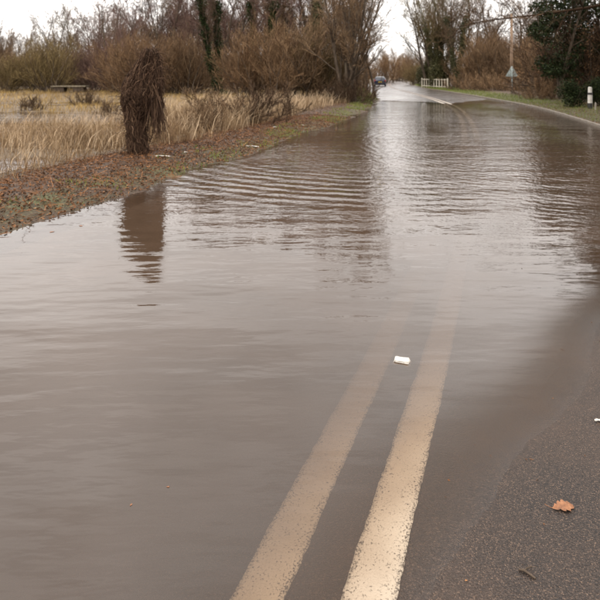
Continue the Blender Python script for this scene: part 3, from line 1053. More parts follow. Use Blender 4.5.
# ------------------------------------------------------------------ right side trees
plant('ivy_multi', 'ivy_clad_tree', px(441, 72), 72, 0.9, 1.0, 'big many trunked tree in olive ivy behind the white railing', 'tree', None, {'crown': TW['olive'], 'ivy': M_IVYD, 'trunk': M_BARK_G})
plant('ivy_multi', 'ivy_clad_tree', px(428, 84), 84, 3.0, .95, 'ivy clad trunks at the left of the group behind the white railing', 'tree', None, {'crown': TW['grey'], 'ivy': M_IVYD, 'trunk': M_BARK_G})
plant('ivy_tall', 'ivy_clad_tree', px(455, 66), 66, 5.0, .9, 'ivy clad trunks at the right end of the white railing', 'tree', None, {'crown': TW['grey'], 'ivy': M_IVYD, 'trunk': M_BARK_G})
RS = [('scrub_b', 466, 72, 1.3, 'brown', 'brown thicket right of the white railing'),
      ('scrub_a', 482, 64, 1.35, 'rust', 'rusty thicket midway between the white railing and the road sign'),
      ('scrub_b', 497, 62, 1.35, 'brown', 'brown thicket just left of the road sign'),
      ('scrub_c', 510, 63, 1.25, 'rust', 'rusty thicket straight behind the road sign'),
      ('scrub_a', 526, 58, 1.2, 'brown', 'brown thicket just right of the road sign'),
      ('scrub_b', 545, 46, 1.1, 'rust', 'rusty thicket behind the dark evergreen'),
      ('scrub_a', 572, 42, 1.2, 'dark', 'dark brown thicket behind the verge post'),
      ('scrub_b', 600, 38, 1.2, 'rust', 'rusty thicket at the right frame edge'),
      ('scrub_a', 485, 78, 1.7, 'brown', 'tall brown thicket in the second row behind the road sign'),
      ('scrub_b', 515, 80, 1.7, 'brown', 'tall brown thicket in the second row behind the utility pole')]
for k, (p, u, d, s, c, lab) in enumerate(RS):
    plant(p, 'bare_shrub', px(u, d), d, k * 2.1 + .5, s, lab, 'shrub', 'leafless shrubs right of the road', {'crown': TW[c]})
plant('tangle', 'low_scrub', px(529, 43), 43, .7, .75, 'low greyish bramble mound right of the road sign post', 'shrub', None, {'crown': TW['grey']})
for k, (u, d, s_, c, lab) in enumerate([(462, 60, 1.0, 'brown', 'low brown scrub just right of the white railing'), (474, 57, .95, 'rust', 'low rusty scrub between the railing and the road sign'), (487, 55, 1.0, 'brown', 'low brown scrub on the verge left of the road sign'), (500, 53, .9, 'rust', 'low rusty scrub directly left of the sign post'), (516, 52, .9, 'brown', 'low brown scrub behind the sign post')]):
    plant('tangle', 'low_scrub', px(u, d), d, k * 2.2 + .4, s_, lab, 'shrub', 'low scrub along the right verge', {'crown': TW[c]})
plant('tangle', 'low_scrub', px(540, 36), 36, 2.7, .75, 'low dead bracken mound left of the dark holly bush', 'shrub', None, {'crown': TW['rust']})
for k, (p, u, d, s, c, lab) in enumerate([
        ('broad_a', 433, 78, 1.75, 'olive', 'tall wide bare tree over the left half of the white railing'),
        ('broad_b', 455, 70, 1.6, 'brown', 'tall wide bare tree over the right end of the white railing'),
        ('broad_b', 478, 76, 1.5, 'rust', 'tall rusty bare tree halfway between the white railing and the utility pole'),
        ('tall_a', 493, 72, 1.3, 'brown', 'tall brown bare tree close left of the utility pole'),
        ('broad_a', 528, 74, 1.5, 'rust', 'tall rusty bare tree close right of the utility pole'),
        ('broad_b', 548, 62, 1.4, 'dark', 'tall dark bare tree behind the dark evergreen')]):
    plant(p, 'bare_tree', px(u, d), d, k * 1.9 + .3, s, lab, 'tree', 'tall bare trees right of the road', {'crown': TW[c]})
plant('tall_b', 'bare_tree', px(500, 90), 90, .7, 1.2, 'slim bare tree behind the brown thickets left of the utility pole', 'tree', None, {'crown': TW['brown']})
plant('tall_a', 'bare_tree', px(530, 95), 95, 1.7, 1.25, 'bare tree showing right of the utility pole', 'tree', None, {'crown': TW['brown']})

# overhanging tree on the right with dark leaves
rng = np.random.default_rng(51)
t = tree_tall(51, 13, 0.32, 22, 8, 6, 2, ang=55, spread=0.55, lo=0.2)
C = t['P1'][:, 3:, :].reshape(-1, 3)
C = C + rng.normal(size=C.shape) * 0.2
t['leaves'] = blob_leaves(rng, C, [(.75, .75, .6)] * len(C), 620, 0.075)
t['ivy'] = ivy_on(rng, t['P0'], 0.6, 700, 0.08, 0.2, 11)
proto('overhang', t)
for (x, y, a, s, lab) in [(15.6, 23.8, 1.2, 1.4, 'large dark oak holding withered leaves over the right verge'), (13.4, 16.6, 3.2, 1.2, 'oak with withered leaves nearest the camera outside the right edge'), (22.5, 33.0, 4.6, 1.1, 'oak with withered leaves behind the dark evergreen at the right edge')]:
    plant('overhang', 'brown_leaved_oak', x, y, a, s, lab, 'tree', 'withered oaks on the right', {'crown': TW['dark'], 'leaves': M_OAK, 'ivy': M_IVY})
# leaf holding hedge scrub at the right edge
rng = np.random.default_rng(57)
h_ = shrub(57, 4.6, 36, 48, 8, 6, 1, W=.6, wob=.14)
C = h_['P1'][:, 2:].reshape(-1, 3)
C = C[rng.random(len(C)) < .55] 
h_['leaves'] = blob_leaves(rng, C, [(.22, .22, .2)] * len(C), 170, 0.045)
proto('leafy_scrub', asstems(h_))
for k, (u, d, s, lab) in enumerate([(583, 36, 1.15, 'dark hedge shrub with withered leaves behind the verge post'), (604, 32, 1.2, 'hedge shrub with withered leaves at the right frame edge'), (560, 40, 1.2, 'hedge shrub with withered leaves behind the dark evergreen')]):
    plant('leafy_scrub', 'hedge_shrub', px(u, d), d, k * 2.2, s, lab, 'shrub', 'withered hedge shrubs on the right', {'stems': M_BARK, 'crown': TW['dark'], 'leaves': M_OAK})
# ivy / holly evergreen left of it
rng = np.random.default_rng(52)
t = tree_tall(52, 6.6, 0.12, 24, 6, 4, 2, ang=50, spread=0.34, lo=0.15, stems=2)
cs, rs = [], []
for k in range(34):
    h = rng.uniform(1.0, 6.0)
    a = rng.uniform(0, 6.28)
    q = rng.uniform(0.3, 1.0) * np.interp(h, [0.8, 2.8, 4.5, 6.4], [0.9, 1.55, 1.5, 0.4])
    cs.append((q * math.cos(a), q * math.sin(a), h))
    rs.append((rng.uniform(.35, .7), rng.uniform(.35, .7), rng.uniform(.25, .55)))
t['ivy'] = blob_leaves(rng, cs, rs, 1150, 0.06)
proto('evergreen', t)
plant('evergreen', 'dark_evergreen', px(562, 31), 31, 0.3, (1.15, 1.15, 1.05), 'dark green evergreen hanging over the verge right of the utility pole', 'tree', None, {'crown': TW['dark'], 'ivy': M_IVY}, .5)
plant('evergreen', 'dark_evergreen', px(596, 33), 33, 2.3, (1.2, 1.2, 1.15), 'dark evergreen reaching the right frame edge high above the verge post', 'tree', None, {'crown': TW['rust'], 'ivy': M_IVY}, .9)
plant('evergreen', 'dark_evergreen', 13.2, 17.6, 1.1, (1.9, 1.9, 1.9), 'big dark evergreen filling the top right corner, nearest of the evergreens', 'tree', None, {'crown': TW['dark'], 'ivy': M_IVY}, .6)
cs, rs = [], []
for k in range(20):
    h = rng.uniform(0.2, 1.1)
    a = rng.uniform(0, 6.28)
    q = rng.uniform(0.1, 1.0) * np.interp(h, [0, .5, 1.3], [0.7, .75, .2])
    cs.append((q * math.cos(a), q * math.sin(a), h))
    rs.append((.3, .3, .28))
st_ = shrub(53, 1.3, 14, 40, 5, 4, 0, W=0.15)
proto('holly', {'stems': st_['trunk'], 'ivy': blob_leaves(rng, cs, rs, 1900, 0.04)})
plant('holly', 'holly_bush', px(572, 27.6), 27.6, 0, 1.05, 'dark glossy evergreen bush left of the white verge post', 'bush')
plant('holly', 'holly_bush', px(604, 27), 27.6, 2, 1.1, 'dark evergreen bush behind the white verge post', 'bush')
# long limb across the top right, from a tree outside the frame
rng = np.random.default_rng(61)
lp = np.array([[(16.2, 17.6, -0.3), (16.1, 17.7, 2.5), (15.0, 18.3, 4.3), (12.6, 19.4, 4.55), (10.6, 20.2, 4.15), (8.9, 21.0, 3.95), (7.6, 21.7, 3.85), (6.4, 22.4, 3.65)],
               [(16.2, 17.6, -0.3), (16.3, 17.4, 3), (16.2, 17.5, 5.5), (15.6, 17.6, 7.5), (14.4, 17.8, 9.2), (13.6, 17.8, 10.4), (13.2, 17.6, 11.4), (13.0, 17.4, 12.4)]])
lr = np.array([[.26, .22, .11, .065, .048, .036, .025, .014], [.26, .24, .2, .15, .11, .08, .05, .03]])
L_ = np.array([11.0, 12.0])
p, d, l, r = spawn(rng, lp, lr, L_, 34, 0.28, 1.0, 50, 14, 0.24, 0.4, 0.5)
P1 = polyl(rng, p, d, l, 7, 0.16, 0.02)
R1 = radii(np.clip(r, .012, .06), 7, 0.25)
p, d, l2, r = spawn(rng, P1, R1, l, 8, 0.15, 1.0, 42, 14, 0.5, 0.4, 0.6)
P2 = polyl(rng, p, d, l2, 5, 0.18, 0.0)
R2 = radii(np.clip(r, .007, .02), 5, 0.4)
p, d, l3, r = spawn(rng, P2, R2, l2, 5, 0.15, 1.0, 42, 14, 0.5, 0.3, 0.6)
P3 = polyl(rng, p, d, l3, 4, 0.18, 0.0)
C = P2[:, 2:].reshape(-1, 3)
C = C[(C[:, 0] > 9.0) & (rng.random(len(C)) < np.where(C[:, 2] < 5, .25, .5))]
e = empty('overhanging_oak', (16.2, 17.6, 0), 0, 1, 'oak limb reaching in over the road across the top right corner', 'tree')
q0 = np.array([16.2, 17.6, 0])
V, F = join([tubes(lp, lr, 8, rng), tubes(P1, R1, 5, rng)])
ob('trunk', npmesh('overhanging_oak_trunk', V - q0, F), e, TW['dark'])
V, F = join([tubes(P2, R2, 3, rng), tubes(P3, radii(np.full(len(l3), .006), 4, .6), 3, rng)])
ob('crown', npmesh('overhanging_oak_crown', V - q0, F), e, TW['dark'])
V, F = blob_leaves(rng, C, [(.3, .3, .22)] * len(C), 330, 0.05)
ob('leaves', npmesh('overhanging_oak_leaves', V - q0, F), e, M_IVY)

# ------------------------------------------------------------------ dead creeper over an old post
rng = np.random.default_rng(71)
M_VINE = island_mat('dead_vine', [(0.0, (0.018, 0.010, 0.006)), (0.6, (0.055, 0.030, 0.018)), (0.86, (0.12, 0.070, 0.042)), (1.0, (0.30, 0.20, 0.125))], 0.85, 0.15)
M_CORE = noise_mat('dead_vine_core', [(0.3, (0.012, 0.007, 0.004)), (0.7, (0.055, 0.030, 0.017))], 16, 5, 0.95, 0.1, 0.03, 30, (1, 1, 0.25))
zz_ = np.array([0, .4, .75, .95, 1.1, 1.4, 1.7, 1.92, 2.05])
xl_ = np.array([-.24, -.25, -.30, -.35, -.37, -.29, -.13, .02, .10])
xr_ = np.array([.15, .07, .06, .33, .40, .41, .40, .36, .28])


def creeper(z):
    l, r = np.interp(z, zz_, xl_), np.interp(z, zz_, xr_)
    return (l + r) / 2, (r - l) / 2


cx, cy = px(141, 10.4), 10.4
cz = groundz(cx, cy)
cr_ = empty('dead_creeper', (cx, cy, cz), 0, 1, 'hunched mass of dead creeper over an old post on the left bank', 'dead creeper')
zs = np.linspace(0, 2.02, 26)
th = np.linspace(0, 2 * math.pi, 22, endpoint=False)
V = []
for z in zs:
    c, h = creeper(z)
    k = 0.80 if z < 1.95 else 0.55
    for a in th:
        q = k * (1 + 0.13 * float(vnoise(np.array([a * 2.2]), np.array([z * 4]), 40)[0]) + .1 * random.uniform(-1, 1))
        V.append((c + h * q * math.cos(a), max(h * .8, .2) * q * math.sin(a), z - .05))
i = np.arange(26 * 22).reshape(26, 22)
F = np.stack([i[:-1], np.roll(i[:-1], -1, 1), np.roll(i[1:], -1, 1), i[1:]], -1).reshape(-1, 4)
c, h = creeper(2.05)
V.append((c, 0, 2.03))
cap = np.stack([i[-1], np.roll(i[-1], -1), np.full(22, len(V) - 1)], -1)
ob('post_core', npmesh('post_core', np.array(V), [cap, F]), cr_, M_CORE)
m_ = 1250
z0 = rng.uniform(0.5, 2.08, m_)
z1 = np.maximum(z0 - rng.uniform(0.25, 1.2, m_), -0.02)
a0 = rng.uniform(0, 6.283, m_)
da = rng.normal(size=m_) * 0.5
kk = 9
PT = np.zeros((m_, kk, 3))
lift = rng.uniform(0.84, 1.06, m_)
wob = np.cumsum(rng.normal(size=(m_, kk)) * 0.10, 1)
for q in range(kk):
    f = q / (kk - 1)
    z = z0 + (z1 - z0) * f
    c, h = creeper(z)
    a = a0 + da * f + wob[:, q]
    sh = np.sqrt(np.clip((2.12 - z) / 0.12, 0.05, 1))
    PT[:, q, 0] = c + h * lift * sh * np.cos(a)
    PT[:, q, 1] = np.maximum(h * .8, .2) * lift * sh * np.sin(a)
    PT[:, q, 2] = z
PT += rng.normal(size=PT.shape) * 0.016
strands = tubes(PT, radii(rng.uniform(.004, .011, m_), kk, .5), 3, rng)
# strands hanging free on the right and twigs sticking out
m2 = 190
pz = rng.uniform(0.95, 1.15, m2)
st0 = np.stack([rng.uniform(.17, .41, m2), rng.normal(size=m2) * .16, pz], 1)
P2_ = polyl(rng, st0, np.tile([0.0, 0, -1.0], (m2, 1)), rng.uniform(.2, .9, m2), 7, .14, -.12)
P2_[..., 2] = np.maximum(P2_[..., 2], .02)
hang = tubes(P2_, radii(rng.uniform(.004, .009, m2), 7, .5), 3, rng)
m3 = 700
zz = rng.uniform(.05, 2.05, m3)
c, h = creeper(zz)
aa = rng.uniform(0, 6.283, m3)
st1 = np.stack([c + h * .9 * np.cos(aa), h * .75 * np.sin(aa), zz], 1)
P3_ = polyl(rng, st1, np.stack([np.cos(aa), np.sin(aa), rng.normal(size=m3) * .8 - .2], 1), rng.uniform(.08, .34, m3), 5, .4, -.10)
fuzz = tubes(P3_, radii(rng.uniform(.0025, .005, m3), 5, .5), 3, rng)
V, F = join([strands, hang, fuzz])
tag(ob('vines', npmesh('vines', V, F), cr_, M_VINE), kind='stuff')


# ------------------------------------------------------------------ reeds, grass, litter
def blades(rng, x, y, z, h, wd, lean, leanx=0.0, kink=0.0, bend=1.0):
    """flat three joint stalks"""
    n_ = len(x)
    az = rng.uniform(0, 6.283, n_)
    dx = np.cos(az) * lean * rng.random(n_) + leanx
    dy = np.sin(az) * lean * rng.random(n_)
    p0 = np.stack([x, y, z - 0.02], 1)
    d1 = norm(np.stack([dx * .5, dy * .5, np.ones(n_)], 1))
    d2 = norm(np.stack([dx * 1.5 * bend + kink * rng.normal(size=n_) * (rng.random(n_) < .3), dy * 1.5 * bend, np.ones(n_)], 1))
    p1 = p0 + d1 * (h * .55)[:, None]
    p2 = p1 + d2 * (h * .45)[:, None]
    wv = rng.uniform(0, 6.283, n_)
    wv = np.stack([np.cos(wv), np.sin(wv), 0 * wv], 1) * (wd * .5)[:, None]
    V = np.stack([p0 - wv, p0 + wv, p1 - wv * .8, p1 + wv * .8, p2 - wv * .25, p2 + wv * .25], 1).reshape(-1, 3)
    i = np.arange(n_)[:, None] * 6
    F = np.concatenate([i + np.array([[0, 1, 3, 2]]), i + np.array([[2, 3, 5, 4]])])
    return V, F


M_REED = island_mat('dry_reed', [(0.0, (0.036, 0.020, 0.011)), (0.4, (0.15, 0.094, 0.050)), (0.75, (0.34, 0.24, 0.14)), (1.0, (0.60, 0.47, 0.31))], 0.8, 0.06, 1.2, 0.15)
M_FIELD = island_mat('field_grass', [(0.0, (0.045, 0.027, 0.010)), (0.3, (0.14, 0.088, 0.034)), (0.6, (0.30, 0.20, 0.075)), (1.0, (0.52, 0.38, 0.16))], 0.8, 0.06, 0.22, 0.15)
M_STALK = island_mat('pale_stalk', [(0.0, (0.20, 0.135, 0.08)), (0.5, (0.38, 0.28, 0.18)), (1.0, (0.60, 0.46, 0.30))], 0.75, 0.08)
M_GREEN = island_mat('verge_grass', [(0.0, (0.045, 0.058, 0.010)), (0.5, (0.11, 0.14, 0.020)), (0.85, (0.19, 0.21, 0.035)), (1.0, (0.28, 0.23, 0.09))], 0.6, 0.3, 1.5, 0.2)
M_LITTER = island_mat('fallen_leaves', [(0.0, (0.018, 0.010, 0.006)), (0.4, (0.070, 0.033, 0.015)), (0.75, (0.17, 0.075, 0.030)), (0.95, (0.34, 0.17, 0.07)), (1.0, (0.42, 0.28, 0.16))], 0.65, 0.15)

rng = np.random.default_rng(81)


def scatter(m, s0, s1, t0, t1):
    s = rng.uniform(s0, s1, m)
    t = rng.uniform(t0, t1, m)
    x, y, _ = xy_of(s, t)
    return x, y, s, t


# near reed bed
x, y, s, t = scatter(34000, 0, 20, -17, -6.4)
clump = vnoise(x * 1.3, y * 1.3, 50) * .6 + vnoise(x * 3.1, y * 3.1, 51) * .4
z = zground(x, y, s, t)
keep = (clump + rng.normal(size=len(x)) * .22 > -.06) & (rng.random(len(x)) < np.where(z < -.008, .34, .9)) & (rng.random(len(x)) < np.clip((-t - 6.3) / .8, 0, 1))
keep &= ~((np.abs(x - cx) < .42) & (np.abs(y - cy) < .45))
keep &= rng.random(len(x)) > puddle(x, y, s, t) * .93
x, y, z, s, t = x[keep], y[keep], z[keep], s[keep], t[keep]
h = (.12 + .42 * rng.random(len(x)) ** 1.8) * (1 + .35 * vnoise(x * .7, y * .7, 52)) * np.interp(y, [8, 13, 20], [1, .8, .5])
V1 = blades(rng, x, y, z, h, rng.uniform(.006, .015, len(x)), 1.1, .25, 1.2)
# taller stand right of the creeper, running along the bank to the thicket
x, y, s, t = scatter(34000, 8.2, 33, -12, -5.3)
clump = vnoise(x * 1.1, y * 1.1, 55)
z = zground(x, y, s, t)
edge = np.interp(s, [8, 10, 15, 20, 28, 33], [6.2, 5.9, 6.3, 6.6, 6.0, 5.4])
keep = (-t > edge + .5 * rng.random(len(x))) & (clump + .5 * vnoise(x * 3, y * 3, 58) + rng.normal(size=len(x)) * .2 > .0)
keep &= ~((np.abs(x - cx) < .42) & (np.abs(y - cy) < .45))
x, y, z, s, t = x[keep], y[keep], z[keep], s[keep], t[keep]
h = rng.uniform(.25, .85, len(x)) * np.interp(s, [8, 12, 20, 33], [.8, 1.0, .8, .7]) * (1 + .35 * vnoise(x * .8, y * .8, 59))
V2 = blades(rng, x, y, z, h, rng.uniform(.006, .015, len(x)), 1.0, .15, 1.3)
V, F = join([V1, V2])
tag(ob('reeds', npmesh('reeds', V, F), mat=M_REED), 'pale dry reeds standing along the flooded field', kind='stuff')
# single pale stalks, leaning and broken
x, y, s, t = scatter(11000, .5, 32, -15, -5.6)
z = zground(x, y, s, t)
edge_ = np.interp(s, [0, 8, 10, 15, 20, 28, 33], [6.8, 6.8, 5.9, 6.3, 6.6, 6.0, 5.4])
cl = vnoise(x * .9, y * .9, 57)
keep = (-t > edge_ + .4 * rng.random(len(x))) & (cl + rng.normal(size=len(x)) * .3 > .0) & ~((np.abs(x - cx) < .4) & (np.abs(y - cy) < .4))
keep &= rng.random(len(x)) > puddle(x, y, s, t) * .6
x, y, z, s = x[keep], y[keep], z[keep], s[keep]
h = rng.uniform(.35, .8, len(x)) * np.where(x < px(135, 10) * y / 10, .85, 1.25)
V, F = blades(rng, x, y, z, h, rng.uniform(.007, .016, len(x)), .9, .35, 1.8)
tag(ob('reed_stalks', npmesh('reed_stalks', V, F), mat=M_STALK), 'single pale reed stalks leaning out of the flooded grass', kind='stuff')
# open field
m_ = 80000
y = 10 + 52 * rng.random(m_) ** .8
x = rng.uniform(-1, 1, m_) * (6 + y * .42) - 6 - y * .25
s, t = st_of(x, y)
z = zground(x, y, s, t)
cl = vnoise(x * .45, y * .9, 60) * .6 + vnoise(x * 1.4, y * 1.4, 61) * .4
keep = (t < -9) & (rng.random(m_) > puddle(x, y, s, t) * .97) & (y > 16) & (cl + rng.normal(size=m_) * .2 > -.12) & ((z > -.012) | (rng.random(m_) < .3))
x, y, z = x[keep], y[keep], z[keep]
h = rng.uniform(.10, .34, len(x)) * (1 + .5 * vnoise(x * .4, y * .4, 62)) * np.interp(y, [16, 26, 40], [.6, .9, 1.1])
tag(ob('field_grass', npmesh('field_grass', *blades(rng, x, y, z, h, rng.uniform(.010, .026, len(x)), 1.2, .15, .8)), mat=M_FIELD), 'tussocky yellow winter grass across the flooded field', kind='stuff')
# green grass on both verges
x1, y1, s1, t1 = scatter(24000, 14, 95, 3.98, 7.0)
k1 = rng.random(len(x1)) < np.interp(s1, [14, 26, 34, 90], [.35, .55, 1, 1]) * np.clip((7.2 - t1) / 1.4, 0, 1)
x2, y2, s2, t2 = scatter(26000, 0, 40, -6.2, -4.5)
k2 = (vnoise(x2 * 1.6, y2 * 1.6, 70) + .5 * vnoise(x2 * 4, y2 * 4, 71) > np.interp(s2, [0, 6, 9, 12, 30, 40], [.75, .5, .2, .05, .0, -.2])) & (rng.random(len(x2)) < .6)
k2 &= (-t2 < 5.5 + .4 * rng.random(len(x2)))
x3, y3, s3, t3 = scatter(9000, 34, 80, -6.5, -4.1)
x = np.concatenate([x1[k1], x2[k2], x3])
y = np.concatenate([y1[k1], y2[k2], y3])
s = np.concatenate([s1[k1], s2[k2], s3])
t = np.concatenate([t1[k1], t2[k2], t3])
z = zground(x, y, s, t)
k = z > -.005
x, y, z, s = x[k], y[k], z[k], s[k]
h = rng.uniform(.04, .13, len(x)) * np.interp(s, [0, 15, 40, 90], [.7, 1, 1.5, 2])
tag(ob('verge_grass', npmesh('verge_grass', *blades(rng, x, y, z, h, rng.uniform(.006, .016, len(x)), .9)), mat=M_GREEN), 'short green grass along both road verges', kind='stuff')
# leaf litter on the banks
x1, y1, s1, t1 = scatter(38000, 1.5, 20, -7.0, -4.25)
x2, y2, s2, t2 = scatter(5000, 20, 34, -7.0, -4.3)
x3, y3, s3, t3 = scatter(9000, 12, 34, 3.95, 7.5)
x = np.concatenate([x1, x2, x3])
y = np.concatenate([y1, y2, y3])
s = np.concatenate([s1, s2, s3])
t = np.concatenate([t1, t2, t3])
z = zground(x, y, s, t)
k = z > .002
C = np.stack([x, y, z + .012], 1)[k]
V1 = leafquads(rng, C, .0155, .7, .35, flat=.5)
# dead stalks and twigs lying in it
x, y, s, t = scatter(3600, 1.5, 20, -7.2, -4.4)
z = zground(x, y, s, t)
k = z > .005
st0 = np.stack([x, y, z + .012], 1)[k]
az = rng.uniform(0, 6.283, len(st0))
PL = polyl(rng, st0, np.stack([np.cos(az), np.sin(az), rng.uniform(-.02, .25, len(st0))], 1), rng.uniform(.08, .3, len(st0)), 4, .2, 0)
V2 = tubes(PL, radii(rng.uniform(.0025, .005, len(st0)), 4, .6), 3, rng)
V, F = join([V1, V2])
tag(ob('leaf_litter', npmesh('leaf_litter', V, F, smooth=False), mat=M_LITTER), 'rotting brown leaves and twigs covering the banks', kind='stuff')

# bits of leaf, grit and twig left on the tarmac along the water's edge
x, y, s, t = scatter(900, .1, 4.2, -.1, 3.4)
zr_ = zroadn(s, t)
k = (rng.random(len(x)) < np.where(np.abs(zr_) < .012, .55, np.where(zr_ > 0, .10, .02)))
C = np.stack([x, y, np.maximum(zr_, 0) + .002], 1)[k]
V1 = leafquads(rng, C, .0042, .7, .3, flat=.25)
k2 = rng.random(len(C)) < .16
az = rng.uniform(0, 6.283, k2.sum())
PL = polyl(rng, C[k2], np.stack([np.cos(az), np.sin(az), 0 * az], 1), rng.uniform(.012, .04, k2.sum()), 3, .2, 0)
V2 = tubes(PL, radii(np.full(len(az), .0012), 3, .6) * .35, 3, rng)
V, F = join([V1, V2])
tag(ob('road_debris', npmesh('road_debris', V, F, smooth=False), mat=M_LITTER), 'tiny leaf bits and grit stranded on the tarmac along the edge of the water', kind='stuff')

# bramble mound on the bank
br = shrub(91, 1.25, 34, 52, 7, 6, 1, W=.45, wob=.2, up=-.10, rtw=.0055)
proto('bramble', asstems(br))
plant('bramble', 'bramble', px(250, 17.8), 17.8, 0, 1.35, 'dark arching bramble mound among the reeds right of the dead creeper', 'bramble', None, {'stems': TW['dark'], 'crown': TW['dark']})
plant('bramble', 'bramble', px(226, 17.2), 17.2, 2, 1.2, 'brown arching bramble among the reeds left of the dark bramble mound', 'bramble', None, {'stems': TW['dark'], 'crown': TW['brown']})

plant('bramble', 'bramble', px(204, 15.6), 15.6, 4, .85, 'brown bramble in the reeds close behind and right of the dead creeper', 'bramble', None, {'stems': TW['dark'], 'crown': TW['brown']})
plant('bramble', 'bramble', px(272, 22.5), 22.5, 1, 1.1, 'low bramble on the bank below the rounded thicket', 'bramble', None, {'stems': TW['dark'], 'crown': TW['dark']})
for k, (u, d, s_, lab) in enumerate([(32, 26, .42, 'small dark clump in the yellow grass at the far left'), (88, 31, .5, 'small dark clump in the field below the pale slab'), (108, 24, .35, 'small dark clump in the grass just left of the dead creeper')]):
    plant('tangle', 'low_scrub', px(u, d), d, k * 1.3, s_, lab, 'shrub', 'dark clumps in the field', {'stems': TW['dark'], 'crown': TW['dark']})

# ------------------------------------------------------------------ pale slab across the field edge
m_slab = noise_mat('weathered_slab', [(0.3, (0.07, 0.055, 0.036)), (0.7, (0.20, 0.165, 0.115))], 5, 5, .8, .2, .006)
m_darkwood = noise_mat('dark_wood', [(0.3, (0.025, 0.017, 0.012)), (0.7, (0.09, 0.065, 0.045))], 9, 5, .85, .2, .006, 30, (1, 1, .2))
d = 50
sx, sy = px(70, d), d
gz = groundz(sx, sy)
e = empty('slab_bridge', (sx, sy, gz), R(4), 1, 'pale flat slab lying low at the far edge of the flooded field', 'slab')
bm = bmesh.new()
box_bm(bm, 3.0, 1.1, .12, (0, 0, .52), .02)
ob('deck', bm_mesh('deck', bm), e, m_slab)
for q in (-1, 1):
    bm = bmesh.new()
    box_bm(bm, .9, .9, .62, (q * .85, 0, .17), .02)
    ob('pier', bm_mesh('pier', bm), e, m_darkwood)


# ------------------------------------------------------------------ street furniture
def cyl_bm(bm, r0, r1, h, z0=0, seg=16, loc=(0, 0)):
    rr = bmesh.ops.create_cone(bm, cap_ends=True, segments=seg, radius1=r0, radius2=r1, depth=h)
    bmesh.ops.translate(bm, vec=(loc[0], loc[1], z0 + h / 2), verts=rr['verts'])
    return rr['verts']


m_white = noise_mat('dirty_white_paint', [(0.3, (0.38, 0.35, 0.30)), (0.6, (0.58, 0.55, 0.50))], 7, 5, .5, .4)
m_black = noise_mat('black_paint', [(0.3, (0.012, 0.011, 0.010)), (0.7, (0.035, 0.03, 0.027))], 9, 4, .5, .4)
m_cream = noise_mat('cream_paint', [(0.3, (0.40, 0.36, 0.28)), (0.6, (0.58, 0.53, 0.43))], 6, 5, .55, .35)
m_grey = noise_mat('galvanised_grey', [(0.3, (0.20, 0.23, 0.22)), (0.7, (0.33, 0.37, 0.355))], 5, 5, .5, .4)
m_pale = noise_mat('pale_wood', [(0.3, (0.22, 0.19, 0.15)), (0.7, (0.40, 0.36, 0.30))], 9, 5, .8, .2, .004, 30, (1, 1, .2))

# verge post: white, black foot and band
d = 25.8
vx, vy = px(590, d), d
e = empty('verge_post', (vx, vy, groundz(vx, vy)), R(15), 1, 'white round verge post with a black foot and a black band on the right verge', 'post')
bm = bmesh.new()
cyl_bm(bm, .105, .105, .27, -.02, 20)
ob('foot', bm_mesh('foot', bm, False), e, m_black)
bm = bmesh.new()
cyl_bm(bm, .102, .100, .40, .25, 20)
ob('lower_shaft', bm_mesh('lower_shaft', bm), e, m_white)
bm = bmesh.new()
cyl_bm(bm, .112, .112, .10, .64, 20)
ob('band', bm_mesh('band', bm), e, m_black)
bm = bmesh.new()
cyl_bm(bm, .088, .086, .25, .735, 20)
cyl_bm(bm, .086, .05, .035, .97, 20)
ob('upper_shaft', bm_mesh('upper_shaft', bm), e, m_white)
sx2, sy2 = px(595.5, 24.6), 24.6
e = empty('stake', (sx2, sy2, groundz(sx2, sy2)), .3, 1, 'short pale wooden stake in the grass at the foot of the verge post', 'stake')
bm = bmesh.new()
box_bm(bm, .06, .05, .36, (0, 0, .14), .006)
cyl_bm(bm, .028, .004, .05, .32, 6)
ob('shaft', bm_mesh('shaft', bm), e, m_pale)
e.rotation_euler = (R(5), R(-4), .3)

# road sign seen from behind
d = 46
rx, ry = px(512, d), d
e = empty('road_sign', (rx, ry, groundz(rx, ry)), R(-8), 1, 'grey back of a triangular road sign on a slim post', 'sign')
bm = bmesh.new()
cyl_bm(bm, .045, .045, 2.32, -.1, 14)
cyl_bm(bm, .05, .03, .03, 2.22, 14)
ob('post', bm_mesh('post', bm, True), e, m_grey)


def tri_plate(w_, h_, cut, th):
    bm = bmesh.new()
    pts = []
    A = [Vector((-w_ / 2, 0, 0)), Vector((w_ / 2, 0, 0)), Vector((0, 0, h_))]
    for i_ in range(3):
        p, a, b = A[i_], A[i_ - 1], A[(i_ + 1) % 3]
        for f_ in range(5):
            t_ = f_ / 4
            q = p + (a - p).normalized() * cut * (1 - t_) ** 2 + (b - p).normalized() * cut * t_ ** 2
            pts.append(q)
    f_ = bm.faces.new([bm.verts.new(p) for p in pts])
    ex = bmesh.ops.extrude_face_region(bm, geom=[f_])
    bmesh.ops.translate(bm, vec=(0, th, 0), verts=[v for v in ex['geom'] if isinstance(v, bmesh.types.BMVert)])
    bmesh.ops.recalc_face_normals(bm, faces=bm.faces)
    return bm


o = ob('plate', bm_mesh('plate', tri_plate(1.02, .9, .09, .012)), e, m_grey)
o.location = (0, .062, 1.40)
for hz in (1.58, 1.95):
    bm = bmesh.new()
    box_bm(bm, .66 if hz < 1.8 else .3, .03, .045, (0, .044, hz), .004)
    ob('channel', bm_mesh('channel', bm), e, m_grey)

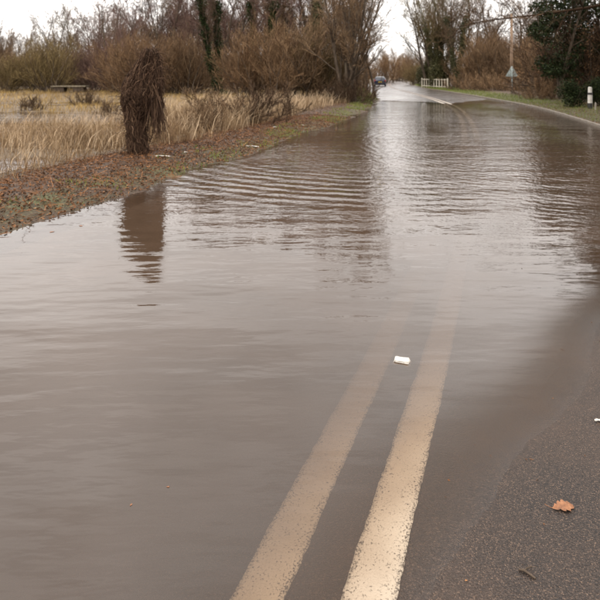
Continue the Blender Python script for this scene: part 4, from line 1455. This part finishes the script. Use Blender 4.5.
# utility pole
d = 50
ux, uy = px(511.5, d), d
e = empty('utility_pole', (ux, uy, groundz(ux, uy)), 0, 1, 'tall brown wooden utility pole behind the road sign', 'utility pole')
m_pole = noise_mat('pole_wood', [(0.3, (0.13, 0.085, 0.055)), (0.7, (0.26, 0.18, 0.125))], 6, 5, .85, .2, .004, 30, (1, 1, .1))
bm = bmesh.new()
cyl_bm(bm, .15, .10, 7.3, -.3, 16)
ob('shaft', bm_mesh('shaft', bm, True), e, m_pole)
bm = bmesh.new()
cyl_bm(bm, .115, .02, .1, 7.0, 16)
ob('cap', bm_mesh('cap', bm), e, m_grey)
for q in range(5):
    bm = bmesh.new()
    box_bm(bm, .34, .025, .025, (0, 0, 4.6 + q * .45), .003)
    ob('step', bm_mesh('step', bm), e, m_grey)

# white railing
ax, ay = px(447.5, 66), 66
bx, by = px(422, 75), 75
L_ = math.hypot(bx - ax, by - ay)
rail = empty('white_railing', (ax, ay, groundz(ax, ay) - .05), math.atan2(by - ay, bx - ax), 1, 'cream white picket railing on the right verge before the bend', 'railing')
np_ = 11
bmp = bmesh.new()
box_bm(bmp, .13, .09, 1.22, (0, 0, .56), .012)
pm = bm_mesh('picket', bmp)
for q in range(np_):
    o = ob('picket', pm, rail, m_cream, (q * L_ / (np_ - 1), 0, 0))
    if q in (0, np_ - 1): o.scale = (1.35, 1.3, 1.06)
for hz in (.22, 1.06):
    bm = bmesh.new()
    box_bm(bm, L_, .05, .08, (L_ / 2, .07, hz), .008)
    ob('rail', bm_mesh('rail', bm), rail, m_cream)

# old posts on the left where the water ends
POSTS = [(370, 60, 1.25, .13, m_pale, (0, 0), 'pale upright post on the left verge near the dark car'),
         (372.5, 47, .95, .13, m_darkwood, (.1, .16), 'dark leaning fence post nearest the pale upright post'),
         (375.5, 44, .85, .13, m_darkwood, (-.1, -.3), 'dark fence post tilting towards the road end of the water')]
for (u, d, h_, w_, m_, tl, lab) in POSTS:
    x, y = px(u, d), d
    e = empty('fence_post', (x, y, groundz(x, y)), .3, 1, lab, 'post', 'old posts on the left verge')
    e.rotation_euler = (tl[0], tl[1], .3)
    bm = bmesh.new()
    vs = box_bm(bm, w_, w_ * .9, h_, (0, 0, h_ / 2 - .08), .01)
    for v in bm.verts:
        if v.co.z > h_ - .15: v.co.z += .05 * (v.co.x / w_)
    ob('shaft', bm_mesh('shaft', bm), e, m_)

# ------------------------------------------------------------------ dark car
cs_, ct_ = None, None
S0, T0 = st_of([px(380.5, 83)], [83])
x, y, a = xy_of(S0[0], -1.75)
car = empty('parked_car', (float(x), float(y), float(zroad(S0, np.array([-1.75]))[0])), float(a) - math.pi / 2, 1, 'dark blue hatchback seen from behind on the far left lane', 'car')
m_paint, n = mat_new('dark_blue_car_paint')
b = bsdf(n, (0.006, 0.009, 0.024), .3, .35)
b.inputs['Coat Weight'].default_value = .25
m_glass, n = mat_new('car_glass')
bsdf(n, (0.02, 0.022, 0.025), .06, .6)
m_tyre = noise_mat('tyre_rubber', [(0.3, (0.012, 0.012, 0.012)), (0.7, (0.03, 0.03, 0.03))], 20, 3, .8, .2)
m_rim, n = mat_new('rim_metal')
bsdf(n, (.4, .4, .42), .35, .5, None, .9)
m_tail, n = mat_new('tail_lamp')
bsdf(n, (.42, .012, .01), .2, .5)
m_plate, n = mat_new('rear_plate')
bsdf(n, (.62, .44, .04), .4, .4)
# stations (y, half width low, half width at belt, half width at roof, z floor, z belt, z roof); y=0 is the tail
ST = [(0.00, .74, .76, .60, .34, .80, .86), (.10, .82, .85, .64, .26, .90, 1.10), (.35, .85, .87, .60, .22, .93, 1.38), (.75, .85, .88, .59, .22, .93, 1.46), (1.6, .85, .88, .59, .22, .92, 1.47),
      (2.3, .85, .88, .57, .22, .91, 1.38), (2.95, .84, .87, .62, .22, .90, 1.0), (3.5, .82, .84, .62, .24, .84, .88), (3.85, .74, .76, .55, .28, .66, .70), (3.95, .62, .64, .5, .36, .56, .6)]
V = []
for (yy, a_, b_, c_, z0_, z1_, z2_) in ST:
    zm = (z0_ + z1_) / 2
    V += [(-a_ * .9, yy, z0_), (-a_, yy, z0_ + .08), (-b_ - .01, yy, zm), (-b_, yy, z1_), (-c_, yy, z2_ - .04), (-c_ * .8, yy, z2_), (c_ * .8, yy, z2_), (c_, yy, z2_ - .04), (b_, yy, z1_), (b_ + .01, yy, zm), (a_, yy, z0_ + .08), (a_ * .9, yy, z0_)]
i = np.arange(len(ST) * 12).reshape(len(ST), 12)
F = np.stack([i[:-1], i[1:], np.roll(i[1:], -1, 1), np.roll(i[:-1], -1, 1)], -1).reshape(-1, 4)
me = npmesh('body', np.array(V), F)
bm = bmesh.new()
bm.from_mesh(me)
bm.verts.ensure_lookup_table()
bm.faces.new([bm.verts[k] for k in range(12)])
bm.faces.new([bm.verts[len(ST) * 12 - 1 - k] for k in range(12)])
bmesh.ops.recalc_face_normals(bm, faces=bm.faces)
ob('body', bm_mesh('body', bm, True), car, m_paint)


def quadplate(name, pts, th, m):
    bm = bmesh.new()
    f_ = bm.faces.new([bm.verts.new(p) for p in pts])
    ex = bmesh.ops.extrude_face_region(bm, geom=[f_])
    bmesh.ops.translate(bm, vec=th, verts=[v for v in ex['geom'] if isinstance(v, bmesh.types.BMVert)])
    bmesh.ops.recalc_face_normals(bm, faces=bm.faces)
    return ob(name, bm_mesh(name, bm), car, m)


quadplate('rear_window', [(-.60, .09, .97), (.60, .09, .97), (.53, .30, 1.34), (-.53, .30, 1.34)], (0, -.03, .018), m_glass)
quadplate('windscreen', [(-.60, 2.92, 1.02), (.60, 2.92, 1.02), (.52, 2.35, 1.36), (-.52, 2.35, 1.36)], (0, .03, .03), m_glass)
for q in (-1, 1):
    quadplate('side_window', [(q * .855, .5, .98), (q * .855, 2.6, .98), (q * .64, 2.2, 1.34), (q * .64, .7, 1.36)], (q * .03, 0, .01), m_glass)
    bm = bmesh.new()
    box_bm(bm, .17, .06, .30, (q * .74, .05, .82), .015)
    ob('tail_light', bm_mesh('tail_light', bm), car, m_tail)
bm = bmesh.new()
box_bm(bm, .52, .02, .12, (0, -.012, .66), .004)
ob('number_plate', bm_mesh('number_plate', bm), car, m_plate)
bm = bmesh.new()
box_bm(bm, 1.58, .14, .2, (0, .01, .42), .04)
ob('bumper', bm_mesh('bumper', bm), car, m_paint)
for q in (-1, 1):
    for yy in (.68, 3.15):
        bm = bmesh.new()
        cyl_bm(bm, .31, .31, .2, -.1, 24)
        o = ob('wheel', bm_mesh('wheel', bm, False), car, m_tyre, (q * .77, yy, .31))
        o.rotation_euler = (0, math.pi / 2, 0)
        bm = bmesh.new()
        cyl_bm(bm, .19, .19, .215, -.1075, 20)
        ob('rim', bm_mesh('rim', bm), o, m_rim)

# ------------------------------------------------------------------ small things on the road
# road stud between the lines
x, y, a = xy_of(1.52, -.165)
zr = -.028
stud = empty('road_stud', (float(x), float(y), zr), float(a) - math.pi / 2, 1, 'white road stud poking out of the shallow water between the double lines', 'road stud')
stud.scale = (.9, .9, .9)
m_stud = noise_mat('stud_white', [(0.3, (.30, .27, .23)), (0.6, (.50, .47, .42))], 30, 4, .5, .4)
bm = bmesh.new()
box_bm(bm, .115, .085, .05, (0, 0, .02), .012)
bmesh.ops.subdivide_edges(bm, edges=bm.edges[:], cuts=1)
for v in bm.verts:
    if v.co.z > .03: v.co.x *= .84 + random.uniform(-.05, .05); v.co.y *= .66 + random.uniform(-.1, .1); v.co.z += random.uniform(-.004, .003)
ob('housing', bm_mesh('housing', bm, False), stud, m_stud)
bm = bmesh.new()
box_bm(bm, .15, .125, .03, (0, 0, .006), .01)
ob('skirt', bm_mesh('skirt', bm), stud, m_tyre)


# fallen oak leaf
def oak_leaf(name, L, seed, curl=.25):
    rr = random.Random(seed)
    prof = [(0, .03), (.08, .10), (.16, .20), (.22, .26), (.28, .16), (.36, .30), (.44, .42), (.50, .27), (.58, .36), (.66, .45), (.73, .27), (.82, .30), (.90, .26), (.96, .14), (1.0, .02)]
    V, F = [], []
    for k, (u, w_) in enumerate(prof):
        jl, jr = rr.uniform(.8, 1.15), rr.uniform(.8, 1.15)
        zc_ = curl * .16 * math.sin(u * math.pi) + .02
        for q in (-1.0, -.5, 0, .5, 1.0):
            ww = w_ * (jl if q < 0 else jr) * .8
            V.append(((u - .5) * L, q * ww * L, L * (zc_ + curl * .5 * (abs(q) * w_) ** 1.5 + rr.uniform(-.012, .012) - (.03 if q == 0 else 0))))
    for k in range(len(prof) - 1):
        for q in range(4):
            F.append((k * 5 + q, k * 5 + q + 1, k * 5 + q + 6, k * 5 + q + 5))
    return npmesh(name, np.array(V), np.array(F))


m_oakleaf = noise_mat('dry_oak_leaf', [(0.3, (.085, .034, .014)), (0.6, (.19, .080, .034)), (.8, (.30, .16, .08))], 60, 5, .6, .3)
d_ = row_d(511)
x, y = px(563, d_), d_
zr = groundz(x, y)
e = empty('oak_leaf', (x, y, zr + .004), R(8), 1, 'curled orange oak leaf lying on the wet tarmac at lower right', 'leaf')
ob('blade', oak_leaf('blade', .085, 3), e, m_oakleaf)
rng = np.random.default_rng(3)
stalk = np.array([[(-.042, 0, .002), (-.055, .003, .006), (-.068, .010, .012)]])
V, F = tubes(stalk, np.array([[.0012, .001, .0012]]), 6, rng)
ob('stalk', npmesh('stalk', V, F), e, m_oakleaf)
# broken twig
d_ = row_d(578)
x, y = px(528, d_), d_
e = empty('twig', (x, y, groundz(x, y) + .006), R(-20), 1, 'small forked black twig lying on the tarmac below the oak leaf', 'twig')
tp = np.array([[(-.028, .006, 0), (-.012, .004, .003), (.006, -.004, .002), (.022, -.012, .0)], [(-.012, .004, .003), (-.004, .012, .006), (.008, .022, .006), (.014, .026, .004)]])
V, F = tubes(tp, np.array([[.0035, .004, .0035, .003], [.003, .0028, .0025, .002]]), 6, rng)
ob('stem', npmesh('stem', V, F), e, m_darkwood)


# crumpled scraps of white rubbish
def scrap(name, u, d, L, W_, label, rz, cat='litter', seed=0, zoff=.012):
    rr = random.Random(seed)
    x, y = px(u, d), d
    z = max(groundz(x, y), 0.0)
    nx_, ny_ = 9, 4
    V, F = [], []
    for i_ in range(nx_):
        for j_ in range(ny_):
            f_ = i_ / (nx_ - 1)
            wd = W_ * (1 - .35 * abs(2 * f_ - 1) ** 2) * (1 + .2 * rr.uniform(-1, 1))
            V.append(((f_ - .5) * L, (j_ / (ny_ - 1) - .5) * wd, W_ * .28 * rr.random() + .12 * W_ * math.sin(f_ * 5)))
    i = np.arange(nx_ * ny_).reshape(nx_, ny_)
    F = np.stack([i[:-1, :-1], i[:-1, 1:], i[1:, 1:], i[1:, :-1]], -1).reshape(-1, 4)
    me = npmesh(name, np.array(V), F, False)
    o = ob(name, me, None, m_stud, (x, y, z + zoff))
    o.rotation_euler = (0, 0, rz)
    md = o.modifiers.new('thick', 'SOLIDIFY')
    md.thickness = .003
    tag(o, label, cat)
    return o


scrap('plastic_strip', 163, 10.05, .30, .07, 'long white strip of plastic on the bank at the foot of the dead creeper', .06, seed=1)
scrap('plastic_strip', 252, 12.1, .30, .06, 'white strip of plastic at the water edge beside the bramble', .05, seed=2)
scrap('paper_scrap', 186, 10.6, .09, .05, 'small white scrap among the reeds right of the plastic strip', .5, seed=3)
scrap('paper_scrap', 276, 16.2, .16, .07, 'small white scrap on the bank beyond the bramble mound', .2, seed=4)
scrap('paper_scrap', 303, 17.0, .12, .06, 'tiny white scrap on the bank towards the rounded thicket', .8, seed=5)
d_ = row_d(424)
scrap('paper_scrap', 598, d_, .035, .014, 'tiny pale scrap on dry tarmac at the right frame edge', .3, seed=6, zoff=.006)
# drifting leaves
for k, (u, v, lab) in enumerate([(168, 487, 'small orange leaf afloat on the water left of the double lines'), (131, 505, 'smaller orange leaf afloat further left on the water'), (81, 226 + 0, 'brown leaf afloat near the left bank'), (52, 232, 'dark twig like leaf afloat by the left bank')]):
    d_ = row_d(v)
    o = ob('floating_leaf', oak_leaf('floating_leaf', .013 if v > 400 else .05, 10 + k, .1), None, m_oakleaf, (px(u, d_), d_, .001))
    o.rotation_euler = (0, 0, k * 1.3)
    tag(o, lab, 'leaf', 'leaves afloat on the flood')
